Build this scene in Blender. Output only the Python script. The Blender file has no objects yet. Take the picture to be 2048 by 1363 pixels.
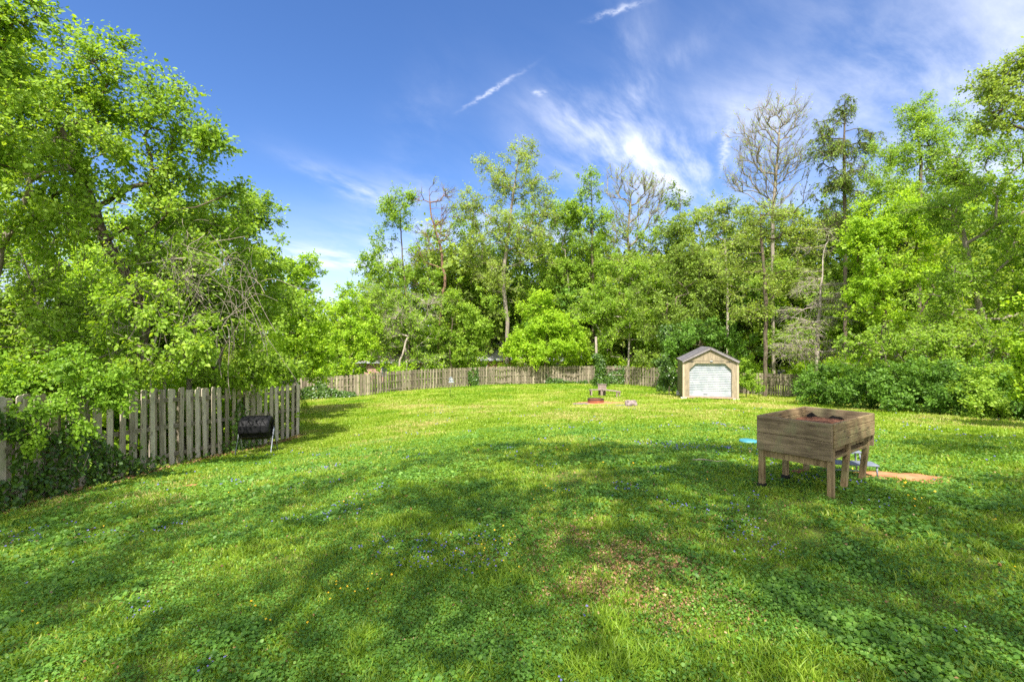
import bpy, math, random
import numpy as np
from mathutils import Vector, noise as mnoise

# ------------------------------------------------------------------ camera, world, sun, exposure
scene = bpy.context.scene
R = math.radians
F = 967.0; EYE = 1.7; HY = 681.5
cam_d = bpy.data.cameras.new("camera"); cam = bpy.data.objects.new("camera", cam_d)
scene.collection.objects.link(cam); scene.camera = cam
cam_d.sensor_width = 36; cam_d.lens = 17.0; cam_d.clip_end = 3000; cam_d.clip_start = 0.05
cam.location = (0, 0, EYE); cam.rotation_euler = (R(90), 0, 0)

SUN_EL = R(55); SUN_AZ = R(-6)        # azimuth measured from straight behind the camera, minus = from the left
SD = Vector((math.sin(SUN_AZ)*math.cos(SUN_EL), -math.cos(SUN_AZ)*math.cos(SUN_EL), math.sin(SUN_EL)))  # towards the sun
sun_d = bpy.data.lights.new("sun", 'SUN'); sun_d.energy = 4.4; sun_d.angle = R(0.55); sun_d.color = (1.0, 0.95, 0.86)
sun = bpy.data.objects.new("sun", sun_d); scene.collection.objects.link(sun)
sun.location = (0, -20, 40)
sun.rotation_euler = SD.to_track_quat('Z', 'Y').to_euler()

scene.view_settings.view_transform = 'Standard'; scene.view_settings.look = 'None'
scene.view_settings.exposure = 1.33; scene.view_settings.gamma = 1
scene.render.engine = 'CYCLES'
scene.cycles.max_bounces = 8; scene.cycles.transparent_max_bounces = 4
scene.cycles.diffuse_bounces = 6; scene.cycles.transmission_bounces = 6; scene.cycles.glossy_bounces = 2
scene.cycles.use_denoising = False

class NG:
    """small helper to write shader maths"""
    def __init__(s, tree): s.t = tree; s.n = tree.nodes; s.l = tree.links
    def node(s, typ, **kw):
        n = s.n.new(typ)
        for k, v in kw.items(): setattr(n, k, v)
        return n
    def put(s, sock, v):
        if isinstance(v, bpy.types.NodeSocket): s.l.new(v, sock)
        else: sock.default_value = v
    def m(s, op, a, b=0.0, c=None, clamp=False):
        n = s.node('ShaderNodeMath', operation=op, use_clamp=clamp)
        s.put(n.inputs[0], a); s.put(n.inputs[1], b)
        if c is not None: s.put(n.inputs[2], c)
        return n.outputs[0]
    def add(s, *a):
        r = a[0]
        for x in a[1:]: r = s.m('ADD', r, x)
        return r
    def mul(s, *a):
        r = a[0]
        for x in a[1:]: r = s.m('MULTIPLY', r, x)
        return r
    def noise(s, vec, scale, detail=4, rough=.55, dist=0.0, lac=2.0):
        n = s.node('ShaderNodeTexNoise'); s.put(n.inputs['Vector'], vec)
        n.inputs['Scale'].default_value = scale; n.inputs['Detail'].default_value = detail
        n.inputs['Roughness'].default_value = rough; n.inputs['Distortion'].default_value = dist
        return n.outputs[0]
    def ramp(s, fac, stops):
        n = s.node('ShaderNodeValToRGB'); s.put(n.inputs[0], fac)
        el = n.color_ramp.elements
        while len(el) < len(stops): el.new(0.5)
        for e, (p, c) in zip(el, stops):
            e.position = p; e.color = c if len(c) == 4 else (*c, 1)
        return n.outputs[0]
    def mix(s, fac, a, b, mode='MIX'):
        n = s.node('ShaderNodeMix', data_type='RGBA', blend_type=mode)
        s.put(n.inputs[0], fac)
        for sk, v in ((n.inputs[6], a), (n.inputs[7], b)):
            if isinstance(v, bpy.types.NodeSocket): s.l.new(v, sk)
            else: sk.default_value = v if len(v) == 4 else (*v, 1)
        return n.outputs[2]
    def rng(s, v, a, b, c=0.0, d=1.0, smooth=True):
        n = s.node('ShaderNodeMapRange', interpolation_type='SMOOTHSTEP' if smooth else 'LINEAR')
        s.put(n.inputs[0], v)
        for i, x in enumerate((a, b, c, d)): n.inputs[i+1].default_value = x
        return n.outputs[0]

def build_world():
    w = bpy.data.worlds.new("World"); scene.world = w; w.use_nodes = True
    g = NG(w.node_tree); w.node_tree.nodes.clear()
    out = g.node('ShaderNodeOutputWorld'); bg = g.node('ShaderNodeBackground')
    sky = g.node('ShaderNodeTexSky', sky_type='NISHITA', sun_disc=False)
    sky.sun_elevation = SUN_EL
    sky.sun_rotation = math.atan2(SD.x, SD.y)
    sky.air_density = 1.0; sky.dust_density = 0.6; sky.ozone_density = 2.2; sky.altitude = 300
    tc = g.node('ShaderNodeTexCoord'); sp = g.node('ShaderNodeSeparateXYZ'); g.l.new(tc.outputs['Generated'], sp.inputs[0])
    zc = g.m('MAXIMUM', sp.outputs[2], 0.03)
    px = g.m('DIVIDE', sp.outputs[0], zc); py = g.m('DIVIDE', sp.outputs[1], zc)
    cb = g.node('ShaderNodeCombineXYZ'); g.put(cb.inputs[0], px); g.put(cb.inputs[1], py)
    pv = cb.outputs[0]
    # gentle warp of the cloud plane
    wn = g.node('ShaderNodeTexNoise'); g.put(wn.inputs['Vector'], pv); wn.inputs['Scale'].default_value = 1.3; wn.inputs['Detail'].default_value = 3
    wv = g.node('ShaderNodeVectorMath', operation='MULTIPLY_ADD'); g.put(wv.inputs[0], wn.outputs[1]); wv.inputs[1].default_value = (.16, .16, 0); g.put(wv.inputs[2], pv)
    def blob(cx, cy, rx, ry, ang, src=None):
        # soft ellipse on the cloud plane, long axis rx along ang
        s2 = g.node('ShaderNodeSeparateXYZ'); g.put(s2.inputs[0], src or pv)
        dx = g.m('SUBTRACT', s2.outputs[0], cx); dy = g.m('SUBTRACT', s2.outputs[1], cy)
        c, s_ = math.cos(ang), math.sin(ang)
        a = g.add(g.mul(dx, c/rx), g.mul(dy, s_/rx)); b = g.add(g.mul(dx, -s_/ry), g.mul(dy, c/ry))
        d = g.add(g.mul(a, a), g.mul(b, b))
        return g.m('POWER', 2.718, g.mul(d, -1.0))
    def stretched(ang, sx, sy, scale, detail=6, rough=.62, off=0.0):
        mp = g.node('ShaderNodeMapping', vector_type='TEXTURE'); g.put(mp.inputs[0], wv.outputs[0])
        mp.inputs['Rotation'].default_value = (0, 0, ang); mp.inputs['Scale'].default_value = (sx, sy, 1); mp.inputs['Location'].default_value = (off, off*.7, 0)
        return g.noise(mp.outputs[0], scale, detail, rough, .12)
    fan = R(62)
    st1 = stretched(fan, 3.2, .8, 2.2, 7)
    st2 = stretched(R(35), 2.6, .8, 1.7, 7, off=3.1)
    st3 = stretched(R(80), 1.8, .9, 2.0, 7, off=7.7)
    W = wv.outputs[0]
    m_fan = g.add(g.mul(blob(1.02, 2.75, .62, .42, R(50), W), .95), g.mul(blob(.50, 1.85, .42, .085, R(72), W), .50), g.mul(blob(.62, 1.95, .34, .07, R(108), W), .40), g.mul(blob(.36, 2.25, .30, .16, R(60), W), .55), g.mul(blob(1.3, 3.6, 1.0, .6, R(40), W), .7), g.mul(blob(.62, 2.6, .45, .22, R(70), W), .6))
    m_veil = g.add(g.mul(blob(2.0, 2.0, 1.0, .62, R(10), W), .80), g.mul(blob(1.75, 1.5, .8, .35, R(25), W), .62), g.mul(blob(1.35, 1.75, .5, .10, R(30), W), .35), g.mul(blob(1.25, 2.3, .4, .2, R(30), W), .35), g.mul(blob(2.8, 3.1, 1.3, .55, R(30), W), .9), g.mul(blob(1.45, 1.95, .35, .3, R(25), W), .3), g.mul(blob(3.5,2.2,1.2,1.2,0,W), .8))
    m_left = g.add(g.mul(blob(-.95, 3.4, .55, .14, R(78), W), .8), g.mul(blob(-.45, 3.4, .4, .3, R(60), W), .55), g.mul(blob(-2.2, 6.0, 2.4, .9, R(20), W), 1.0), g.mul(blob(-.35, 2.3, .5, .12, R(110), W), .22), g.mul(blob(0.1, 4.6, 1.2, .8, 0, W), .8), g.mul(blob(.2, 2.6, .5, .12, R(70), W), .2))
    c1 = g.mul(m_fan, g.rng(st1, .36, .80)); c2 = g.mul(m_veil, g.rng(st2, .25, .80)); c3 = g.mul(m_left, g.rng(st3, .33, .72))
    fine = g.noise(pv, 38, 3, .6)
    def trail(x0, y0, x1, y1, wd, k):
        cx, cy = (x0+x1)/2, (y0+y1)/2; L = math.hypot(x1-x0, y1-y0); a = math.atan2(y1-y0, x1-x0)
        wob = g.node('ShaderNodeVectorMath', operation='MULTIPLY_ADD')
        nn = g.node('ShaderNodeTexNoise'); g.put(nn.inputs['Vector'], pv); nn.inputs['Scale'].default_value = 22
        g.put(wob.inputs[0], nn.outputs[1]); wob.inputs[1].default_value = (.045, .045, 0); g.put(wob.inputs[2], pv)
        return g.mul(g.m('MULTIPLY', blob(cx+.022, cy+.022, L*.36, wd, a, wob.outputs[0]), k), g.rng(fine, .25, .6))
    c4 = g.add(trail(-.214, 2.09, .05, 1.78, .011, .55), trail(.243, 1.51, .40, 1.42, .014, .5), trail(.085, 1.97, .13, 1.93, .025, .55), trail(1.29, 3.0, .95, 2.1, .02, .4))
    cl = g.add(g.mul(c1, 1.12), g.mul(c2, .72), g.mul(c3, .8), c4)
    # unseen bright broken cloud, added behind the viewpoint to fill the shade
    fill_cloud = g.mul(g.rng(sp.outputs[1], .12, -.35), g.rng(g.noise(tc.outputs['Generated'], 2.4, 6, .6), .30, .52))
    low = g.mul(g.rng(sp.outputs[2], .30, .02), .45)
    cl = g.m('MINIMUM', g.add(cl, low, fill_cloud), .93)
    hs = g.node('ShaderNodeHueSaturation'); hs.inputs['Saturation'].default_value = 1.19; hs.inputs['Value'].default_value = 1.0
    g.put(hs.inputs['Color'], sky.outputs[0])
    tint = g.mix(1.0, hs.outputs[0], (.94, .95, 1.14), 'MULTIPLY')
    col = g.mix(cl, tint, g.mix(g.rng(sp.outputs[1], .05, -.25), (6.0, 6.3, 7.2), (10.0, 10.3, 10.9)))
    g.put(bg.inputs[0], col); bg.inputs[1].default_value = 0.079
    g.l.new(bg.outputs[0], out.inputs[0])
build_world()

# ------------------------------------------------------------------ helpers
rs = np.random.RandomState(7)
COL = scene.collection
def tag(o, label=None, cat=None, group=None, kind=None):
    if label: o["label"] = label
    if cat: o["category"] = cat
    if group: o["group"] = group
    if kind: o["kind"] = kind
    return o
def empty(name, loc, rz=0.0, **kw):
    o = bpy.data.objects.new(name, None); COL.objects.link(o); o.location = loc; o.rotation_euler = (0, 0, rz)
    o.empty_display_size = .3
    return tag(o, **kw)
def P(u, v, Y):            # a point seen at photo pixel (u, v) at depth Y
    return np.array(((u-1024)/F*Y, Y, EYE-(v-HY)/F*Y))
def np_mesh(name, V, faces, mat, parent=None, attrs=None, smooth=False, matidx=None):
    """faces: list of (n,k) index arrays"""
    me = bpy.data.meshes.new(name)
    V = np.asarray(V, dtype=np.float32)
    if parent is not None:
        M = np.array(parent_matrix(parent).inverted())
        V = (V @ M[:3, :3].T + M[:3, 3]).astype(np.float32)
    me.vertices.add(len(V)); me.vertices.foreach_set('co', V.ravel())
    faces = [f for f in faces if len(f)]
    nl = sum(f.size for f in faces); nf = sum(len(f) for f in faces)
    me.loops.add(nl); me.loops.foreach_set('vertex_index', np.concatenate([f.ravel() for f in faces]).astype(np.int32))
    tot = np.concatenate([np.full(len(f), f.shape[1], dtype=np.int32) for f in faces])
    st = np.concatenate(([0], np.cumsum(tot)[:-1])).astype(np.int32)
    me.polygons.add(nf); me.polygons.foreach_set('loop_start', st)
    try: me.polygons.foreach_set('loop_total', tot)
    except Exception: pass
    if smooth: me.polygons.foreach_set('use_smooth', np.ones(nf, dtype=bool))
    for k, a in (attrs or {}).items():
        at = me.attributes.new(k, 'FLOAT', 'POINT'); at.data.foreach_set('value', np.asarray(a, dtype=np.float32))
    me.update(calc_edges=True)
    for m_ in (mat if isinstance(mat, (list, tuple)) else [mat]): me.materials.append(m_)
    if matidx is not None: me.polygons.foreach_set('material_index', np.asarray(matidx, dtype=np.int32))
    o = bpy.data.objects.new(name, me); COL.objects.link(o)
    if parent is not None: o.parent = parent
    return o
from mathutils import Matrix
def parent_matrix(o):
    m_ = Matrix.LocRotScale(o.location, o.rotation_euler, o.scale)
    return parent_matrix(o.parent) @ m_ if o.parent else m_

class MB:
    """collects boxes, prisms and tubes in world (or parent-local) coordinates, builds ONE mesh"""
    def __init__(s): s.V = []; s.Fc = []; s.n = 0
    def raw(s, V, Fc):
        V = [tuple(v) for v in V]
        s.Fc += [tuple(i+s.n for i in f) for f in Fc]; s.V += V; s.n += len(V)
    def box(s, c, size, rot=None, taper=1.0):
        x, y, z = [a/2 for a in size]; vs = []
        for sz in (-1, 1):
            k = 1 if sz < 0 else taper
            for sx, sy in ((-1, -1), (1, -1), (1, 1), (-1, 1)):
                v = Vector((sx*x*k, sy*y*k, sz*z))
                if rot is not None: v = rot @ v
                vs.append(Vector(c)+v)
        s.raw(vs, [(3, 2, 1, 0), (4, 5, 6, 7), (0, 1, 5, 4), (1, 2, 6, 5), (2, 3, 7, 6), (3, 0, 4, 7)])
    def beam(s, a, b, w, h, up=(0, 0, 1)):
        a = Vector(a); b = Vector(b); d = (b-a); L = d.length; d.normalize()
        sd = d.cross(Vector(up)); sd.normalize(); u2 = sd.cross(d)
        m_ = Matrix((sd, d, u2)).transposed()
        s.box((a+b)/2, (w, L, h), m_)
    def tube(s, pts, r, n=8, cap=True):
        pts = [Vector(p) for p in pts]; rr = r if isinstance(r, (list, tuple)) else [r]*len(pts)
        rings = []; prev = None
        for i, p in enumerate(pts):
            d = (pts[min(i+1, len(pts)-1)]-pts[max(i-1, 0)]).normalized()
            ref = prev or (Vector((0, 0, 1)) if abs(d.z) < .9 else Vector((1, 0, 0)))
            a = (ref - d*ref.dot(d)).normalized(); prev = a; b = d.cross(a)
            rings.append([p+(a*math.cos(t)+b*math.sin(t))*rr[i] for t in [2*math.pi*k/n for k in range(n)]])
        V = [v for rg in rings for v in rg]; Fc = []
        for i in range(len(rings)-1):
            for k in range(n):
                k2 = (k+1) % n; Fc.append((i*n+k, i*n+k2, (i+1)*n+k2, (i+1)*n+k))
        if cap: Fc.append(tuple(range(n-1, -1, -1))); Fc.append(tuple((len(rings)-1)*n+k for k in range(n)))
        s.raw(V, Fc)
    def prism(s, poly, o, ex, ey, ez, depth):
        """polygon (2D) in plane ex,ey at o, extruded along ez by depth"""
        o, ex, ey, ez = map(Vector, (o, ex, ey, ez)); n = len(poly)
        a = [o+ex*p[0]+ey*p[1] for p in poly]; b = [v+ez*depth for v in a]
        s.raw(a+b, [tuple(range(n-1, -1, -1)), tuple(range(n, 2*n))]+[(i, (i+1) % n, n+(i+1) % n, n+i) for i in range(n)])
    def build(s, name, mat, parent=None, bevel=0.0, smooth=False, label=None):
        me = bpy.data.meshes.new(name); me.from_pydata([tuple(v) for v in s.V], [], s.Fc); me.materials.append(mat)
        import bmesh
        bm = bmesh.new(); bm.from_mesh(me); bmesh.ops.recalc_face_normals(bm, faces=bm.faces)
        if bevel: bmesh.ops.bevel(bm, geom=list(bm.edges), offset=bevel, segments=1, affect='EDGES', profile=.5)
        bm.to_mesh(me); bm.free()
        if smooth: me.polygons.foreach_set('use_smooth', [True]*len(me.polygons))
        o = bpy.data.objects.new(name, me); COL.objects.link(o)
        if parent is not None: o.parent = parent
        if label: o["label"] = label
        return o

def vnoise(x, y, scale, seed):
    """smooth 2D value noise in 0..1 (vectorised)"""
    r = np.random.RandomState(seed).rand(64, 64)
    x = np.asarray(x)/scale+100.3; y = np.asarray(y)/scale+77.7
    xi = np.floor(x).astype(int); yi = np.floor(y).astype(int); fx = x-xi; fy = y-yi
    fx = fx*fx*(3-2*fx); fy = fy*fy*(3-2*fy)
    g = lambda a, b: r[a % 64, b % 64]
    return (g(xi, yi)*(1-fx)+g(xi+1, yi)*fx)*(1-fy)+(g(xi, yi+1)*(1-fx)+g(xi+1, yi+1)*fx)*fy
def fnoise(x, y, scale, seed):
    return (vnoise(x, y, scale, seed)*.5+vnoise(x, y, scale*.47, seed+1)*.3+vnoise(x, y, scale*.21, seed+2)*.2)
def vnoise3(p, scale, seed):
    return (vnoise(p[:, 0]+p[:, 2]*.7, p[:, 1]-p[:, 2]*.5, scale, seed)+vnoise(p[:, 2], p[:, 0]*.8+p[:, 1]*.6, scale, seed+9))*.5

# ------------------------------------------------------------------ terrain
CP = np.array([(0, 0, 0), (3.5, 5.5, -.04), (5, 3, .06), (-3.5, 3, -.30), (0, -6, .25), (8, -4, .4), (-8, -2, -.6),
 (-8.2, 5, -.95), (-8.2, 8, -1.05), (-8.2, 9.9, -1.19), (-8.1, 11.3, -1.26), (-8, 13.3, -1.42), (-7.5, 17, -1.6), (-7, 13.3, -1.46),
 (0, 10.5, -.47), (-16, 40, -3.15), (-11.9, 39, -2.8), (-10, 43, -2.75), (-1.2, 49, -2.75), (6.5, 50, -2.68), (10.7, 48, -2.62), (14.2, 45, -2.6),
 (21, 38, -2.7), (19, 32, -2.2), (17.3, 23, -1.56), (16.3, 18, -1.05), (16.9, 15, -.85), (14, 8, -.2), (11.0, 27.9, -1.62), (4.5, 26.4, -1.72), (5.8, 30.5, -1.85),
 (6, 24.5, -1.62), (-4.2, 33, -2.19), (0, 20, -1.25), (-20, 20, -2.3), (-20, 5, -2.2), (30, 20, -.8), (30, 50, -2.6), (-30, 60, -3.4), (0, 70, -3.3), (25, 0, .4)], dtype=float)
def _tps(d2): return np.where(d2 > 1e-9, .5*d2*np.log(np.maximum(d2, 1e-9)), 0)
_n = len(CP); _K = _tps(((CP[:, None, :2]-CP[None, :, :2])**2).sum(-1))+np.eye(_n)*4.0
_Pm = np.c_[np.ones(_n), CP[:, :2]]
_A = np.block([[_K, _Pm], [_Pm.T, np.zeros((3, 3))]]); _w = np.linalg.solve(_A, np.r_[CP[:, 2], 0, 0, 0])
def H(x, y):
    x = np.asarray(x, dtype=float); y = np.asarray(y, dtype=float); sh = x.shape
    X = np.clip(x.ravel(), -32, 34); Y = np.clip(y.ravel(), -10, 72); r = np.zeros(len(X))
    for i in range(_n): r += _w[i]*_tps((X-CP[i, 0])**2+(Y-CP[i, 1])**2)
    r += _w[_n]+_w[_n+1]*X+_w[_n+2]*Y
    r += (vnoise(x.ravel(), y.ravel(), 1.1, 3)-.5)*.05+(vnoise(x.ravel(), y.ravel(), 3.7, 5)-.5)*.08
    return r.reshape(sh) if sh else float(r[0])
def uvd(x, y):              # where a ground point shows in the photo (used to compare with the photo's patches)
    z = H(x, y); Yc = np.maximum(y, .1)
    return 1024+np.asarray(x)/Yc*F, HY+(EYE-z)/Yc*F

# ------------------------------------------------------------------ materials
def new_mat(name):
    m_ = bpy.data.materials.new(name); m_.use_nodes = True; m_.node_tree.nodes.clear()
    g = NG(m_.node_tree); g.out = g.node('ShaderNodeOutputMaterial'); return m_, g
def princ(g, col, rough=.6, spec=.5, metal=0.0, bump=None, bstr=.3, bdist=.01):
    b = g.node('ShaderNodeBsdfPrincipled'); g.put(b.inputs['Base Color'], col if isinstance(col, bpy.types.NodeSocket) else (*col, 1))
    g.put(b.inputs['Roughness'], rough); b.inputs['Specular IOR Level'].default_value = spec; b.inputs['Metallic'].default_value = metal
    if bump is not None:
        bn = g.node('ShaderNodeBump'); bn.inputs['Strength'].default_value = bstr; bn.inputs['Distance'].default_value = bdist
        g.put(bn.inputs['Height'], bump); g.l.new(bn.outputs[0], b.inputs['Normal'])
    return b
def leaf_mat(name, c0, c1, c2, trans=.45, rough=.5, spec=.25, tcol=1.5, blos=None):
    m_, g = new_mat(name)
    at = g.node('ShaderNodeAttribute', attribute_name='tint')
    stops = [(.0, c0), (.5, c1), (.95, c2)]
    if blos: stops = [(.0, c0), (.45, c1), (.90, c2), (.96, blos)]
    col = g.ramp(at.outputs['Fac'], stops)
    b = princ(g, col, rough, spec)
    t = g.node('ShaderNodeBsdfTranslucent'); tc = g.mix(1.0, col, (1.0*tcol, .92*tcol, .35*tcol), 'MULTIPLY'); g.put(t.inputs[0], tc)
    mx = g.node('ShaderNodeMixShader'); mx.inputs[0].default_value = trans
    g.l.new(b.outputs[0], mx.inputs[1]); g.l.new(t.outputs[0], mx.inputs[2]); g.l.new(mx.outputs[0], g.out.inputs[0])
    return m_
def wood_mat(name, c0, c1, c2, moss=None, axis='Z', scale=1.0, rough=.85, knots=True, bstr=.5):
    """weathered boards: streaks along the grain, per-board tone from the 'tint' attribute if present"""
    m_, g = new_mat(name)
    tc = g.node('ShaderNodeTexCoord'); mp = g.node('ShaderNodeMapping'); g.put(mp.inputs[0], tc.outputs['Object'])
    s = {'X': (1.2, 14, 14), 'Y': (14, 1.2, 14), 'Z': (14, 14, 1.2)}[axis]
    mp.inputs['Scale'].default_value = tuple(a*scale for a in s)
    n1 = g.noise(mp.outputs[0], 1.6, 7, .65, .6); n2 = g.noise(tc.outputs['Object'], 1.7*scale, 4, .6, .3); n3 = g.noise(mp.outputs[0], 7, 3, .6)
    at = g.node('ShaderNodeAttribute', attribute_name='tint')
    f = g.add(g.mul(n1, .75), g.mul(n2, .35), g.mul(at.outputs['Fac'], .42), -.22)
    col = g.ramp(f, [(.22, c0), (.48, c1), (.78, c2)])
    if moss:
        mk = g.rng(g.noise(tc.outputs['Object'], 2.6*scale, 5, .65), .48, .68)
        col = g.mix(g.mul(mk, .7), col, moss)
    if knots:
        vo = g.node('ShaderNodeTexVoronoi'); mk2 = g.node('ShaderNodeMapping'); g.put(mk2.inputs[0], tc.outputs['Object'])
        s2 = {'X': (2.0, 6, 6), 'Y': (6, 2.0, 6), 'Z': (6, 6, 2.0)}[axis]; mk2.inputs['Scale'].default_value = tuple(a*scale for a in s2)
        g.put(vo.inputs['Vector'], mk2.outputs[0]); vo.inputs['Scale'].default_value = 1.0
        col = g.mix(g.rng(vo.outputs[0], .16, .05, 0, .75), col, (.06, .04, .028))
    b = princ(g, col, rough, .25, bump=g.add(n1, g.mul(n3, .6)), bstr=bstr, bdist=.006)
    g.l.new(b.outputs[0], g.out.inputs[0]); return m_
def simple_mat(name, c0, c1=None, rough=.6, spec=.4, metal=0.0, nscale=6, bstr=.2, detail=5):
    m_, g = new_mat(name); tc = g.node('ShaderNodeTexCoord'); n = g.noise(tc.outputs['Object'], nscale, detail, .6)
    col = g.ramp(n, [(.3, c0), (.7, c1 or c0)])
    b = princ(g, col, rough, spec, metal, bump=n, bstr=bstr, bdist=.01); g.l.new(b.outputs[0], g.out.inputs[0]); return m_
def bark_mat(name, c0, c1, lich=None):
    m_, g = new_mat(name); tc = g.node('ShaderNodeTexCoord'); mp = g.node('ShaderNodeMapping'); g.put(mp.inputs[0], tc.outputs['Object']); mp.inputs['Scale'].default_value = (9, 9, 2.2)
    n = g.noise(mp.outputs[0], 1.5, 6, .7, .5); col = g.ramp(n, [(.3, c0), (.68, c1)])
    if lich: col = g.mix(g.rng(g.noise(tc.outputs['Object'], 1.8, 4), .5, .66, 0, .7), col, lich)
    b = princ(g, col, .9, .15, bump=n, bstr=.8, bdist=.03); g.l.new(b.outputs[0], g.out.inputs[0]); return m_

M = {}
M['leaf_lime'] = leaf_mat('bright_spring_leaves', (.19, .33, .018), (.305, .48, .026), (.44, .60, .05), trans=.5)
M['leaf_mid'] = leaf_mat('mid_green_leaves', (.12, .225, .018), (.225, .365, .030), (.37, .515, .07), trans=.5)
M['leaf_olive'] = leaf_mat('olive_young_leaves', (.17, .24, .04), (.265, .37, .055), (.39, .50, .09), trans=.5)
M['leaf_deep'] = leaf_mat('deep_green_leaves', (.055, .12, .016), (.11, .23, .024), (.20, .36, .05), trans=.45)
M['leaf_honey'] = leaf_mat('shrub_leaves_with_cream_flowers', (.10, .20, .015), (.18, .33, .022), (.28, .45, .04), trans=.45, blos=(.72, .70, .45))
M['leaf_conifer'] = leaf_mat('conifer_needles', (.08, .13, .02), (.16, .25, .03), (.28, .40, .05), trans=.4)
M['leaf_ivy'] = leaf_mat('ivy_leaves', (.035, .08, .012), (.065, .135, .018), (.13, .23, .03), trans=.3, rough=.35, spec=.5)
M['twig'] = bark_mat('twig_bark', (.12, .095, .075), (.32, .27, .22))
M['bark'] = bark_mat('brown_bark', (.055, .04, .03), (.17, .13, .095), lich=(.12, .14, .06))
M['bark_pale'] = bark_mat('pale_bark', (.12, .10, .08), (.34, .29, .23))
M['bark_red'] = bark_mat('reddish_bark', (.10, .055, .04), (.27, .16, .11))
M['bark_dead'] = bark_mat('dead_grey_wood', (.22, .18, .15), (.50, .43, .37))
M['fence'] = wood_mat('weathered_grey_fence_wood', (.15, .12, .09), (.38, .32, .245), (.56, .49, .39), moss=(.25, .26, .14))
M['fence_far'] = wood_mat('weathered_tan_fence_wood', (.07, .055, .038), (.175, .145, .10), (.37, .31, .23), moss=(.10, .11, .05))
M['planter'] = wood_mat('stained_planter_boards', (.13, .085, .04), (.36, .26, .135), (.52, .39, .23), moss=(.25, .225, .10), axis='X', scale=1.6, bstr=.35)
M['planter_leg'] = wood_mat('stained_planter_legs', (.14, .09, .045), (.38, .27, .14), (.54, .40, .23), moss=(.27, .235, .11), axis='Z', scale=1.5)
# ------------------------------------------------------------------ ground
def ground_mat():
    m_, g = new_mat('lawn_soil_and_thatch'); tc = g.node('ShaderNodeTexCoord'); o = tc.outputs['Object']
    big = g.noise(o, .22, 5, .6); mid = g.noise(o, 1.3, 6, .62, .4); sm = g.noise(o, 9, 5, .7); ti = g.noise(o, 55, 4, .7)
    lawn = g.ramp(g.add(g.mul(mid, .45), g.mul(sm, .35), g.mul(ti, .2)), [(.34, (.13, .23, .010)), (.50, (.24, .34, .04)), (.66, (.42, .44, .10))])
    dry = g.mix(g.mul(g.rng(big, .47, .66), .6), lawn, (.42, .43, .11))
    lil = g.mix(g.mul(g.rng(g.noise(o, .55, 5, .7, .8), .56, .70), g.rng(sm, .42, .6), .55), dry, (.22, .20, .22))
    soil = g.ramp(ti, [(.3, (.06, .045, .022)), (.7, (.15, .11, .055))])
    sp = g.node('ShaderNodeSeparateXYZ'); g.put(sp.inputs[0], o)
    near = g.rng(sp.outputs[1], 7.0, 13.0, .38, 0.0)      # near the camera the soil shows between the blades
    col = g.mix(near, lil, soil)
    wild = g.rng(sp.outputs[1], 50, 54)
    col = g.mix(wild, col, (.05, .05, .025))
    b = princ(g, col, .95, .1, bump=g.add(g.mul(sm, .6), ti), bstr=.9, bdist=.05)
    g.l.new(b.outputs[0], g.out.inputs[0]); return m_
M['ground'] = ground_mat()
def build_ground():
    t = np.linspace(-1, 1, 261); gx = np.sinh(t*5.2)/np.sinh(5.2)*600+2
    t2 = np.linspace(-1, 1, 301); gy = np.sinh(t2*4.6)/np.sinh(4.6)*600+14
    X, Y = np.meshgrid(gx, gy); Z = H(X, Y)
    V = np.stack((X, Y, Z), -1).reshape(-1, 3); nx, ny = len(gx), len(gy)
    i = (np.arange(ny-1)[:, None]*nx+np.arange(nx-1)[None]).ravel()
    np_mesh('ground', V, [np.stack((i, i+1, i+nx+1, i+nx), -1)], M['ground'], smooth=True)["kind"] = 'structure'
build_ground()

DIRT = [ # x, y, rx, ry, rotation, material key
 (P(379, 983, 1)[0]*8.55, 8.55, .20, .13, .2, 'dirt'), (P(1800, 943, 1)[0]*6.35, 6.35, .60, .36, -.35, 'dirt'),
 (4.45, 26.5, 1.15, .80, 0, 'dirt'), (5.55, 26.2, .55, .35, 0, 'dirt'), (P(1240, 813, 1)[0]*25, 25.0, .25, .16, 0, 'ash'), (3.75, 26.2, .55, .34, .3, 'ash')]
DIRT = [(a, b, c, d, e, f) for a, b, c, d, e, f in DIRT]
M['dirt'] = simple_mat('bare_orange_clay', (.36, .14, .065), (.54, .26, .13), .95, .1, nscale=9, bstr=.6)
M['ash'] = simple_mat('grey_ash', (.10, .085, .08), (.26, .21, .19), .95, .1, nscale=12, bstr=.6)
for k, (x, y, rx, ry, a, mk) in enumerate(DIRT):
    n = 40; th = np.linspace(0, 2*np.pi, n, endpoint=False); r = 1+.34*(vnoise(np.cos(th)*2+k*5, np.sin(th)*2, .6, 11)-.5)*2+.24*(vnoise(np.cos(th)*2+k*5, np.sin(th)*2, .17, 12)-.5)
    rings = [(0.001, 0), (.5, 0), (.85, 0), (1, 0)]; V = []
    for q, _ in rings:
        xx = np.cos(th)*rx*r*q; yy = np.sin(th)*ry*r*q; gx = x+xx*math.cos(a)-yy*math.sin(a); gy = y+xx*math.sin(a)+yy*math.cos(a)
        V.append(np.stack((gx, gy, H(gx, gy)+(.012 if mk == 'dirt' else .020)-(.02 if q == 1 else 0)), -1))
    V = np.concatenate(V); i = np.arange(n); j = (i+1) % n
    o = np_mesh('bare_dirt' if mk == 'dirt' else 'ash_patch', V, [np.stack((s*n+i, s*n+j, (s+1)*n+j, (s+1)*n+i), -1) for s in range(3)], M[mk], smooth=True)
    o["kind"] = 'structure'

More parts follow.
